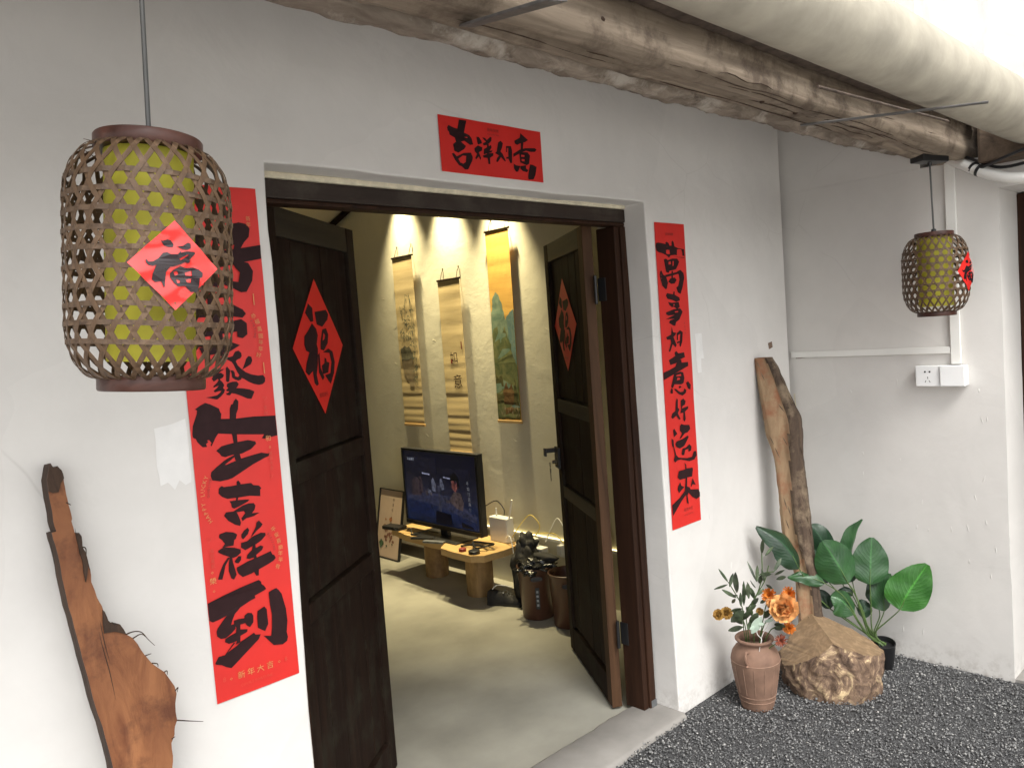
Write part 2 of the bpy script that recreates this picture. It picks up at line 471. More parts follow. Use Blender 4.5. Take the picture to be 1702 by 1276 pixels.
# repainted patches, paper-thin coats of fresh paint on the wall
def coat(name, pts, parent, plane='y', d=-.0012, mat='patch'):
    P = []
    n = len(pts)
    for i in range(n):
        a = pts[i]; b = pts[(i + 1) % n]
        for k in range(6):
            t = k / 6; x = a[0] + (b[0]-a[0]) * t; z = a[1] + (b[1]-a[1]) * t
            P.append((x + .006 * noise.noise((x * 20, z * 20, 1)), z + .006 * noise.noise((x * 20, z * 20, 9))))
    fn = (lambda u, v, l: Vector((u, -l, v))) if plane == 'y' else (lambda u, v, l: Vector((X1 - l, u, v)))
    return polyprint(name, [[P]], fn, M[mat], parent, lift=-d)
coat('paint_patch', [(2.725, 1.50), (2.775, 1.50), (2.78, 1.40), (2.76, 1.40), (2.762, 1.34), (2.73, 1.34)], fw)
coat('paint_patch', [(.60, 1.40), (.67, 1.41), (.67, 1.268), (.655, 1.262), (.64, 1.275), (.628, 1.258), (.615, 1.275), (.60, 1.27)], fw)
coat('peeled_spot', [(3.31, 1.425), (3.345, 1.43), (3.35, 1.405), (3.315, 1.40)], fw, mat='peel')

so = [(.23, -.1)] + [(-.885, -.1)] + wavy((-.885, 0), (-.885, 1.98), 20, .005, 5) + [(-.885, 1.98), (-1.85, 1.98), (-1.85, -.1), (-5.6, -.1), (-5.6, 2.112), (.23, 2.112)]
sw = prism_wall('side_wall', so, 'x', X1, 3.95, M['plaster_side'], bevel=0)
box('wall_course', (X1, -.6045, 2.1125), (3.95, .23, 3.0), M['plaster_side'], sw); box('wall_course', (X1, -5.6, 2.1125), (3.95, -.85, 2.2895), M['plaster_side'], sw)
tag(sw, 'white plastered side wall at the right with socket and cable trunking', 'wall')
su = prism_wall('upper_side_wall', [(.23, 3.0005), (-.605, 3.0005), (-.605, 2.29), (-5.6, 2.29), (-5.6, 4.6), (.23, 4.6)], 'x', X1, 3.95, M['upper'], bevel=0)
tag(su, 'bright stained upper wall seen over the eave at top right', 'wall')
coat('mortar_crack', [(-.02, 1.345), (-.13, 1.350), (-.13, 1.343), (-.02, 1.338)], sw, 'x', -.0014, 'peel')
coat('mortar_crack', [(-.004, 1.17), (-.012, 1.17), (-.012, 1.11), (-.004, 1.12)], sw, 'x', -.0014, 'cream')
# trowel ridges left in the plaster
rs = random.Random(12)
for k in range(26):
    y = rs.uniform(-.84, -.08); z = rs.uniform(.12, 1.3)
    a = rs.uniform(-1.9, -1.2); L = rs.uniform(.02, .05)
    m = MB().tube([(X1 + .0015, y + math.cos(a) * L * t, z + math.sin(a) * L * t) for t in (0, .33, .66, 1)], [.0006, .0028, .003, .0006], 6)
    m.build('plaster_ridge', M['plaster_side'], sw, smooth=True, angle=80)
for k in range(8):
    x = rs.uniform(2.55, 3.3); z = rs.uniform(.05, .8)
    a = rs.uniform(-1.9, -1.2); L = rs.uniform(.02, .05)
    MB().tube([(x + math.cos(a) * L * t, .0015, z + math.sin(a) * L * t) for t in (0, .33, .66, 1)], [.0006, .003, .003, .0006], 6).build('plaster_ridge', M['plaster'], fw, smooth=True, angle=80)

# side doorway
sd = empty('side_door', (3.80, -1.37, 0))
tag(sd, 'dark wooden door in the side wall, at the right edge of the photo', 'door')
for (a, b) in (((-.03, .445, 0), (.05, .485, 1.975)), ((-.03, -.48, 0), (.05, -.44, 1.975)), ((-.03, -.44, 1.92), (.05, .445, 1.975))):
    box('frame_member', a, b, M['framewood'], sd, .004)
for k in range(6):
    box('plank', (.012, -.437 + k * .147, .02), (.04, -.437 + k * .147 + .143, 1.917), M['doorwood'], sd, .003)
box('side_door_sill', (X1 + .01, -1.85, -.02), (3.95, -.885, .012), M['sill']); tag(bpy.data.objects['side_door_sill'], kind='structure')
lt = empty('side_door_beam', (3.50, -1.3, 2.1))
tag(lt, 'dark old wooden beam over the side doorway at the right edge', 'beam')
box('beam_body', (-.09, -.75, -.03), (.02, .452, .16), M['roofboard'], lt, .012)

# ------------------------------------------------------------------ room
rw = empty('room_wall', (3.25, 2.3, 0))
tag(rw, 'trowelled cream room wall behind the hanging scrolls', 'wall')
rwb = box('wall_face', (0, -2.06, -.05), (.2, 2.2, 3.7), M['room_plaster'], rw)
box('skirting_board', (-.014, -.3, 0), (-.001, 2.0, .085), M['baseboard'], rw, .003)
rs = random.Random(5)
for k in range(34):                                # trowel curls
    y = rs.uniform(-1.5, 1.0); z = rs.uniform(.45, 1.9); a = rs.uniform(-.6, .6); L = rs.uniform(.03, .09); cvt = rs.uniform(-.02, .02)
    MB().tube([(.001, y + L * t * math.cos(a), z + L * t * math.sin(a) + cvt * math.sin(t * 3.14)) for t in (0, .2, .4, .6, .8, 1)], [.0004, .0016, .002, .002, .0016, .0004], 6).build('plaster_ridge', M['room_plaster'], rw, smooth=True, angle=80)
bk = box('room_back_wall', (-1.0, 4.3, -.05), (3.25, 4.45, 3.7), M['room_plaster']); tag(bk, 'cream back wall of the room, half hidden by the left door leaf', 'wall')
lw = box('room_left_wall', (-1.0, .24, -.05), (-.85, 4.3, 3.7), M['room_plaster']); tag(lw, 'cream left wall of the room, hidden behind the left door leaf', 'wall')
ce = mobj('room_ceiling', [(-1.0, .2, 3.50), (3.45, .2, 3.50), (3.45, 4.5, 2.23), (-1.0, 4.5, 2.23), (-1.0, .2, 3.62), (3.45, .2, 3.62), (3.45, 4.5, 2.35), (-1.0, 4.5, 2.35)],
          [(0, 1, 2, 3), (7, 6, 5, 4), (0, 4, 5, 1), (1, 5, 6, 2), (2, 6, 7, 3), (3, 7, 4, 0)], M['ceiling'])
tag(ce, kind='structure')
rp = MB().tube([(3.225, 4.3, 2.26), (3.225, 3.4, 2.527), (3.225, 2.5, 2.80), (3.225, .3, 3.45)], .022, 8).build('roof_pole', M['doorwood'], smooth=True)
tag(rp, 'thin dark roof pole along the sloping ceiling, above the left door leaf', 'pole')

# traced outlines (metres)
DATA = {'door_fu': [[[(-0.3139,0.6323),(-0.1613,0.5654),(-0.1621,0.3744),(-0.2697,0.3642),(-0.4487,0.4946),(-0.3438,0.592)]],[[(-0.0889,0.5116),(0.372,0.5508),(0.4535,0.4847),(0.4041,0.4024),(0.1615,0.2924),(-0.0451,0.3288)]],[[(-0.2311,0.3491),(-0.0809,0.2641),(-0.0385,0.1686),(-0.1103,0.0395),(-0.082,-0.0245),(-0.1328,-0.2497),(-0.2117,-0.4103),(-0.17,-0.5475),(-0.2472,-0.5676),(-0.3218,-0.5218),(-0.3455,-0.3455),(-0.5048,-0.4006),(-0.6169,-0.3445),(-0.5469,-0.2178),(-0.4105,-0.0745),(-0.5284,-0.0435),(-0.5728,0.0351),(-0.5443,0.1617),(-0.3807,0.2432),(-0.2576,0.3247)]],[[(0.1523,0.252),(0.3087,0.2708),(0.3746,0.1743),(0.3231,0.0436),(0.1462,-0.0633),(0.0218,-0.0399),(0.0509,0.0894),(0.1037,0.1706)],[(0.1848,0.204),(0.2498,0.1645),(0.2064,0.1073),(0.127,0.0821)]],[[(-0.1038,-0.121),(-0.0322,-0.0885),(-0.0402,-0.3143),(0.0782,-0.4607),(0.0041,-0.5007),(-0.1191,-0.3786)]],[[(0.0973,-0.0879),(0.3267,-0.0378),(0.4926,-0.0859),(0.5537,-0.25),(0.4852,-0.4143),(0.3158,-0.5739),(0.2381,-0.5272),(0.1073,-0.4284),(0.33,-0.4134),(0.4112,-0.2499),(0.356,-0.1029)]],[[(0.1441,-0.1687),(0.2059,-0.1848),(0.2167,-0.2336),(0.3228,-0.2499),(0.2456,-0.3966),(0.0242,-0.4116),(0.0102,-0.2821),(0.1258,-0.2498)]]],
'drift': [(0.3723,-0.0537,1.3316),(0.3757,-0.0515,1.3485),(0.3811,-0.0497,1.3626),(0.3859,-0.0511,1.3518),(0.3922,-0.0507,1.3548),(0.399,-0.052,1.3445),(0.4002,-0.054,1.3291),(0.4009,-0.056,1.3138),(0.4017,-0.058,1.2984),(0.4033,-0.061,1.2754),(0.406,-0.0647,1.247),(0.4036,-0.0653,1.2424),(0.4074,-0.0688,1.2153),(0.4132,-0.0685,1.2175),(0.4176,-0.0696,1.2089),(0.4163,-0.0722,1.1889),(0.42,-0.0737,1.1779),(0.4218,-0.076,1.1597),(0.4249,-0.0785,1.1411),(0.4239,-0.0817,1.116),(0.4304,-0.0859,1.0837),(0.4359,-0.0884,1.0644),(0.4382,-0.0898,1.0536),(0.4427,-0.0923,1.0344),(0.4476,-0.0932,1.0278),(0.4537,-0.0942,1.0198),(0.4634,-0.0941,1.0205),(0.4686,-0.0957,1.0086),(0.4724,-0.0972,0.9971),(0.4844,-0.0988,0.9846),(0.4923,-0.1007,0.9701),(0.5015,-0.1038,0.9464),(0.5135,-0.1067,0.9241),(0.5354,-0.11,0.8983),(0.5512,-0.1145,0.8637),(0.5525,-0.1167,0.8473),(0.5471,-0.1192,0.8281),(0.5464,-0.1236,0.794),(0.5406,-0.125,0.7831),(0.5375,-0.1269,0.7685),(0.5291,-0.1288,0.7535),(0.5284,-0.1322,0.7277),(0.5238,-0.1354,0.703),(0.5203,-0.1422,0.6504),(0.5167,-0.1501,0.5899),(0.498,-0.2268,0.0),(0.4025,-0.2268,0.0),(0.4098,-0.1435,0.6404),(0.413,-0.136,0.6984),(0.416,-0.1295,0.7488),(0.412,-0.1243,0.7883),(0.4066,-0.1182,0.8352),(0.3982,-0.1107,0.8931),(0.3944,-0.1053,0.9342),(0.3885,-0.0999,0.976),(0.3848,-0.0946,1.0169),(0.381,-0.0893,1.0578),(0.376,-0.0839,1.099),(0.3736,-0.0787,1.1393),(0.3727,-0.0728,1.1843),(0.37,-0.0702,1.2048),(0.3671,-0.0672,1.2279),(0.3748,-0.0671,1.2286),(0.3729,-0.0644,1.249),(0.372,-0.0599,1.2841),(0.3716,-0.0566,1.3092)],
'drift_bark': [(0.4074,-0.0688,1.2153),(0.4132,-0.0685,1.2175),(0.4176,-0.0696,1.2089),(0.4163,-0.0722,1.1889),(0.42,-0.0737,1.1779),(0.4218,-0.076,1.1597),(0.4189,-0.0789,1.1376),(0.4132,-0.0813,1.1189),(0.4122,-0.0787,1.1393),(0.4118,-0.0754,1.1647),(0.4088,-0.072,1.1907)],
'drift_bark2': [(0.4362,-0.0894,1.0567),(0.4391,-0.0899,1.0533),(0.4427,-0.0923,1.0344),(0.4476,-0.0932,1.0278),(0.4537,-0.0942,1.0198),(0.4634,-0.0941,1.0205),(0.4686,-0.0957,1.0086),(0.4724,-0.0972,0.9971),(0.4512,-0.0957,1.0088),(0.4334,-0.0954,1.0108),(0.4334,-0.0926,1.0321)],
'drift_end': [(0.3723,-0.0537,1.3316),(0.3757,-0.0515,1.3485),(0.3811,-0.0497,1.3626),(0.3859,-0.0511,1.3518),(0.3922,-0.0507,1.3548),(0.399,-0.052,1.3445),(0.4002,-0.054,1.3291),(0.3936,-0.0552,1.3202),(0.3888,-0.0574,1.3034),(0.379,-0.0573,1.3038),(0.3716,-0.0566,1.3092)],
'drift_scar': [(0.4102,-0.1057,0.9313),(0.4309,-0.106,0.9291),(0.4351,-0.1075,0.9175),(0.432,-0.1087,0.9085),(0.4143,-0.1085,0.9098),(0.4077,-0.1072,0.9196)],
'drift_twigs': [[(0.4738,-0.0972,0.9967),(0.4886,-0.0972,0.9973),(0.5027,-0.0979,0.9913),(0.5129,-0.1002,0.974),(0.5243,-0.1024,0.9573)],[(0.4844,-0.0988,0.9846),(0.5023,-0.0984,0.9878),(0.515,-0.1006,0.9708)],[(0.5464,-0.1236,0.794),(0.5712,-0.125,0.7829),(0.5987,-0.1265,0.7712)],[(0.5035,-0.1042,0.9431),(0.5152,-0.1042,0.9434)],[(0.5135,-0.1067,0.9241),(0.524,-0.1073,0.9195),(0.5246,-0.1082,0.9125)],[(0.5354,-0.11,0.8983),(0.5407,-0.1099,0.8991),(0.5406,-0.1109,0.8912)],[(0.5508,-0.1159,0.8532),(0.5579,-0.1152,0.8586),(0.5544,-0.1164,0.8493)],[(0.415,-0.0722,1.1892),(0.4224,-0.0731,1.1824),(0.4177,-0.0769,1.1531)],[(0.4205,-0.075,1.1676),(0.424,-0.0784,1.1413)],[(0.3995,-0.0602,1.2812),(0.4068,-0.0611,1.2746)],[(0.5301,-0.1279,0.761),(0.5377,-0.1276,0.7632)]],
'flowers': [((2.7239,-0.3333,0.429),0.0611,'peony'),((2.7176,-0.2867,0.4446),0.0251,'petalpatch'),((2.7265,-0.2708,0.4708),0.0314,'mum'),((2.768,-0.3321,0.476),0.0298,'mum'),((2.7556,-0.3297,0.3432),0.0267,'mum'),((2.742,-0.3023,0.2905),0.0282,'spider'),((2.6481,-0.0896,0.3761),0.0245,'yellow'),((2.6784,-0.1058,0.3774),0.0267,'yellow'),((2.719,-0.2331,0.4009),0.0172,'yellow')],
'lamp_fu': [[[(-0.3023,0.5371),(-0.2631,0.5189),(-0.1629,0.5616),(-0.0962,0.5462),(-0.0308,0.4584),(-0.0506,0.4007),(-0.1366,0.3927),(-0.2349,0.4221),(-0.2806,0.4863)]],[[(0.0382,0.417),(0.167,0.4457),(0.2838,0.5324),(0.3514,0.5144),(0.3474,0.4038),(0.2584,0.3625),(0.1455,0.3696)]],[[(-0.626,0.0856),(-0.604,0.094),(-0.5625,0.0442),(-0.4722,0.0552),(-0.3604,0.1285),(-0.2584,0.2579),(-0.175,0.2796),(-0.0919,0.2381),(0.0494,0.2476),(0.1353,0.3441),(0.1146,0.2849),(0.238,0.3273),(0.435,0.334),(0.4438,0.2914),(0.3088,0.146),(0.3372,0.1131),(0.2864,0.0683),(0.2098,0.0823),(0.0951,0.0198),(-0.0509,-0.0333),(-0.1033,-0.0345),(-0.1933,-0.1477),(-0.2197,-0.3708),(-0.2336,-0.4985),(-0.2583,-0.4891),(-0.3024,-0.3681),(-0.4315,-0.3947),(-0.5063,-0.3461),(-0.4846,-0.2096),(-0.3981,-0.0106),(-0.492,-0.0433),(-0.5805,-0.0231),(-0.6217,0.0272)],[(0.0819,0.1513),(0.274,0.2627),(0.3029,0.2562),(0.1942,0.1738),(0.1079,0.1113)]],[[(-0.1093,-0.1797),(-0.0359,-0.0981),(0.1123,-0.013),(0.2243,-0.044),(0.4025,-0.023),(0.5254,-0.0558),(0.6193,-0.1263),(0.6056,-0.2166),(0.5402,-0.2521),(0.5238,-0.4314),(0.4769,-0.5732),(0.343,-0.574),(0.2467,-0.49),(0.2095,-0.4451),(0.0579,-0.4639),(-0.0301,-0.3936),(-0.1127,-0.2606)],[(-0.0379,-0.1471),(0.0351,-0.1137),(0.0683,-0.1965),(-0.0056,-0.2292)],[(0.0098,-0.2955),(0.1,-0.3309),(0.0981,-0.3814),(0.0421,-0.3962)],[(0.2013,-0.1461),(0.3598,-0.0933),(0.3556,-0.215),(0.218,-0.2141)],[(0.2148,-0.2995),(0.3437,-0.2672),(0.33,-0.3716),(0.2511,-0.3692)]]],
'leaves': [([(3.3657,-0.5115,0.2716),(3.3789,-0.5308,0.3262),(3.3997,-0.5653,0.393),(3.4241,-0.6072,0.4689)],0.1759,0,0.12,[(3.3575,-0.4047,0.086),(3.3453,-0.4101,0.1521),(3.3548,-0.4593,0.2135),(3.3657,-0.5115,0.2739)]),([(3.3256,-0.408,0.3723),(3.3365,-0.4074,0.4389),(3.3479,-0.4078,0.5032),(3.3593,-0.4084,0.5701)],0.1587,0.2,0.15,[(3.3575,-0.4047,0.086),(3.3446,-0.4012,0.1551),(3.3346,-0.4036,0.2799),(3.3254,-0.4075,0.3795)]),([(3.3365,-0.3171,0.4235),(3.3498,-0.3215,0.4893),(3.3673,-0.3342,0.5651),(3.3905,-0.3586,0.6362)],0.1226,1.0,0.5,[(3.3575,-0.4047,0.086),(3.3544,-0.3872,0.139),(3.3473,-0.3616,0.243),(3.3397,-0.3349,0.3181),(3.3384,-0.321,0.4236)]),([(3.2417,-0.351,0.3896),(3.222,-0.3261,0.4597),(3.2026,-0.302,0.5179),(3.1813,-0.274,0.576)],0.1711,0.35,0.45,[(3.3575,-0.4047,0.086),(3.3232,-0.3955,0.1461),(3.2805,-0.3693,0.3128),(3.2417,-0.351,0.3896)]),([(3.3022,-0.3153,0.3737),(3.3118,-0.3273,0.4122),(3.3136,-0.3234,0.45),(3.3059,-0.3003,0.4993)],0.0903,0.3,0.2,[(3.3575,-0.4047,0.086),(3.3469,-0.3908,0.152),(3.318,-0.3399,0.3301),(3.3031,-0.3173,0.3738)]),([(3.2797,-0.2474,0.3674),(3.2617,-0.2185,0.4163),(3.2416,-0.1853,0.4603),(3.2159,-0.141,0.4868)],0.1381,0.5,0.3,[(3.3575,-0.4047,0.086),(3.344,-0.3774,0.14),(3.3094,-0.3075,0.2724),(3.2797,-0.2474,0.3674)]),([(3.1816,-0.2745,0.392),(3.1565,-0.2389,0.4129),(3.1292,-0.1986,0.4227),(3.0985,-0.1516,0.4196)],0.0621,0.6,0.4,[(3.3575,-0.4047,0.086),(3.3115,-0.3868,0.1575),(3.2472,-0.3321,0.3197),(3.1816,-0.2746,0.3944)]),([(3.12,-0.1952,0.4591),(3.1006,-0.1784,0.5189),(3.0695,-0.138,0.5875),(3.019,-0.0586,0.6458)],0.1225,0.8,0.5,[(3.3575,-0.4047,0.086),(3.3089,-0.3742,0.1651),(3.2271,-0.2764,0.2658),(3.1703,-0.2291,0.3504),(3.12,-0.1952,0.4591)]),([(3.334,-0.2217,0.4577),(3.3261,-0.2133,0.5181),(3.31,-0.1883,0.573),(3.2914,-0.1582,0.603)],0.1017,0.3,0.3,[(3.3575,-0.4047,0.086),(3.3703,-0.3856,0.1433),(3.3452,-0.2895,0.3276),(3.334,-0.2217,0.4577)]),([(3.2803,-0.2486,0.2466),(3.28,-0.2329,0.2757),(3.2786,-0.215,0.3022),(3.277,-0.1967,0.324)],0.0593,0.2,0.2,[(3.3575,-0.4047,0.086),(3.3403,-0.3699,0.1492),(3.3101,-0.3089,0.2037),(3.2803,-0.2486,0.2466)]),([(3.2674,-0.3579,0.2493),(3.2486,-0.3349,0.291),(3.2314,-0.3152,0.3161),(3.2101,-0.2871,0.3287)],0.1216,0.7,0.5,[(3.3575,-0.4047,0.086),(3.3293,-0.3929,0.1435),(3.2965,-0.3716,0.2023),(3.2674,-0.3579,0.2493)]),([(3.356,-0.3565,0.2075),(3.3634,-0.364,0.2338),(3.365,-0.3596,0.257),(3.3627,-0.3475,0.2846)],0.0652,0.2,0.3,[(3.3575,-0.4047,0.086),(3.3592,-0.3855,0.1468),(3.356,-0.3566,0.2099)]),([(3.3849,-0.4375,0.2454),(3.391,-0.4349,0.294),(3.4039,-0.446,0.3506),(3.4168,-0.457,0.4047)],0.1135,0.5,0.4,[(3.3575,-0.4047,0.086),(3.3626,-0.4075,0.146),(3.3743,-0.4236,0.1995),(3.3849,-0.4375,0.2454)]),([(3.3924,-0.4076,0.2637),(3.3951,-0.4055,0.2967),(3.395,-0.3978,0.3343),(3.394,-0.3883,0.3767)],0.0814,0.3,0.4,[(3.3575,-0.4047,0.086),(3.3649,-0.3971,0.1428),(3.3861,-0.4175,0.2189),(3.3924,-0.4076,0.2637)]),([(3.3493,-0.3204,0.3003),(3.3367,-0.3024,0.3152),(3.3237,-0.2837,0.3137),(3.3084,-0.2603,0.2952)],0.0432,0.2,0.3,[(3.3575,-0.4047,0.086),(3.3603,-0.3766,0.1689),(3.3493,-0.3204,0.3003)])],
'left_text': [[[(0.8005,1.5572),(0.8091,1.5593),(0.8156,1.5535),(0.8162,1.5453),(0.8114,1.5402),(0.8042,1.538),(0.8004,1.5343),(0.8043,1.5245),(0.8119,1.5157),(0.8223,1.5067),(0.8359,1.5),(0.8528,1.4958),(0.8653,1.4961),(0.8704,1.4887),(0.8688,1.4791),(0.8624,1.4741),(0.8521,1.4731),(0.8408,1.4762),(0.8271,1.483),(0.8165,1.4908),(0.8098,1.4942),(0.8061,1.4999),(0.8013,1.5085),(0.7968,1.5197),(0.7935,1.5281),(0.7899,1.5337),(0.7794,1.5399),(0.7827,1.545),(0.7939,1.5469)]],[[(0.8332,1.5448),(0.8401,1.5422),(0.8413,1.5325),(0.8369,1.5246),(0.8279,1.5199),(0.8145,1.5135),(0.8215,1.5272),(0.8269,1.5391)]],[[(0.7719,1.519),(0.7499,1.5155),(0.7422,1.5056),(0.7388,1.498),(0.7421,1.491),(0.7449,1.4921),(0.7521,1.4967),(0.7545,1.4938),(0.7498,1.4876),(0.7404,1.4806),(0.7407,1.4772),(0.7463,1.4787),(0.7532,1.4806),(0.7487,1.4758),(0.74,1.47),(0.7423,1.4658),(0.7506,1.4676),(0.7588,1.4681),(0.7542,1.4632),(0.747,1.4586),(0.7348,1.4573),(0.7201,1.4562),(0.7304,1.4537),(0.7421,1.4498),(0.7474,1.4492),(0.7576,1.4561),(0.7651,1.4634),(0.7671,1.4699),(0.7635,1.4743),(0.7668,1.4806),(0.7634,1.4877),(0.7573,1.4949),(0.7659,1.4995),(0.7685,1.5046),(0.7616,1.5106),(0.7547,1.5098)]],[[(0.7741,1.5202),(0.7779,1.5239),(0.7815,1.5183),(0.7845,1.514),(0.78,1.4888),(0.7756,1.4865),(0.7718,1.4896),(0.7733,1.5055)]],[[(0.7852,1.5139),(0.792,1.5133),(0.795,1.5077),(0.7949,1.4996),(0.8015,1.4963),(0.8078,1.5025),(0.8116,1.4981),(0.8094,1.4901),(0.8021,1.4881),(0.7941,1.4915),(0.7876,1.4962),(0.7871,1.5057)]],[[(0.774,1.484),(0.7867,1.4868),(0.7978,1.4864),(0.802,1.4799),(0.7979,1.4736),(0.7949,1.4711),(0.8115,1.4688),(0.8281,1.4644),(0.8391,1.4585),(0.8354,1.4506),(0.8302,1.4415),(0.8204,1.4433),(0.8029,1.4527),(0.7908,1.458),(0.7827,1.4602),(0.7781,1.4553),(0.77,1.4575),(0.7691,1.4616),(0.7731,1.4612),(0.7776,1.4648),(0.7722,1.4653),(0.7697,1.4683),(0.7757,1.4731),(0.772,1.4775)]],[[(0.7827,1.545),(0.7753,1.5536),(0.765,1.5596),(0.7578,1.5548),(0.7691,1.546),(0.778,1.5387)]],[[(0.7174,1.4443),(0.7278,1.4401),(0.7485,1.4276),(0.7508,1.4179),(0.7533,1.4153),(0.7509,1.4028),(0.7874,1.3989),(0.8304,1.3986),(0.8879,1.3939),(0.8878,1.3446),(0.8519,1.3415),(0.847,1.3439),(0.8538,1.3518),(0.7886,1.361),(0.7413,1.3695),(0.7341,1.3609),(0.7229,1.3423),(0.7204,1.345),(0.7237,1.35),(0.7182,1.3577),(0.7135,1.3569),(0.7162,1.3526),(0.7105,1.3496),(0.7121,1.3424),(0.7021,1.3431),(0.6953,1.3511),(0.6912,1.3563),(0.6882,1.3644),(0.6825,1.3675),(0.6818,1.376),(0.6843,1.394),(0.6892,1.4056),(0.696,1.4208),(0.6975,1.429),(0.6925,1.4319),(0.7062,1.4395)]],[[(0.7912,1.4463),(0.7971,1.4393),(0.7944,1.4206),(0.7893,1.4101),(0.7873,1.3977),(0.7862,1.3613),(0.786,1.3423),(0.7888,1.3132),(0.791,1.3017),(0.7809,1.2986),(0.7762,1.3009),(0.7754,1.309),(0.7744,1.3155),(0.7762,1.3422),(0.7742,1.363),(0.7721,1.3996),(0.7745,1.4245),(0.7786,1.4335),(0.7827,1.4338),(0.7858,1.4406)]],[[(0.7327,1.3299),(0.7462,1.3388),(0.7754,1.3423),(0.8117,1.3441),(0.8295,1.3383),(0.8315,1.3324),(0.8178,1.3215),(0.7938,1.314),(0.771,1.3145),(0.7531,1.3118),(0.7439,1.3156),(0.7398,1.3225)]],[[(0.7758,1.3137),(0.7762,1.3089),(0.7498,1.2942),(0.7545,1.2935),(0.7769,1.2992),(0.7911,1.3025),(0.818,1.3062),(0.8419,1.3089),(0.8577,1.304),(0.8638,1.3046),(0.8614,1.2977),(0.8508,1.2953),(0.8192,1.2842),(0.7657,1.2599),(0.7542,1.258),(0.7351,1.2575),(0.7168,1.2632),(0.7139,1.2738),(0.7163,1.2827),(0.7289,1.2915),(0.7491,1.3038),(0.7625,1.3095)]],[[(0.7744,1.2497),(0.7788,1.2519),(0.7834,1.245),(0.7829,1.2399),(0.7764,1.238),(0.7738,1.2436)]],
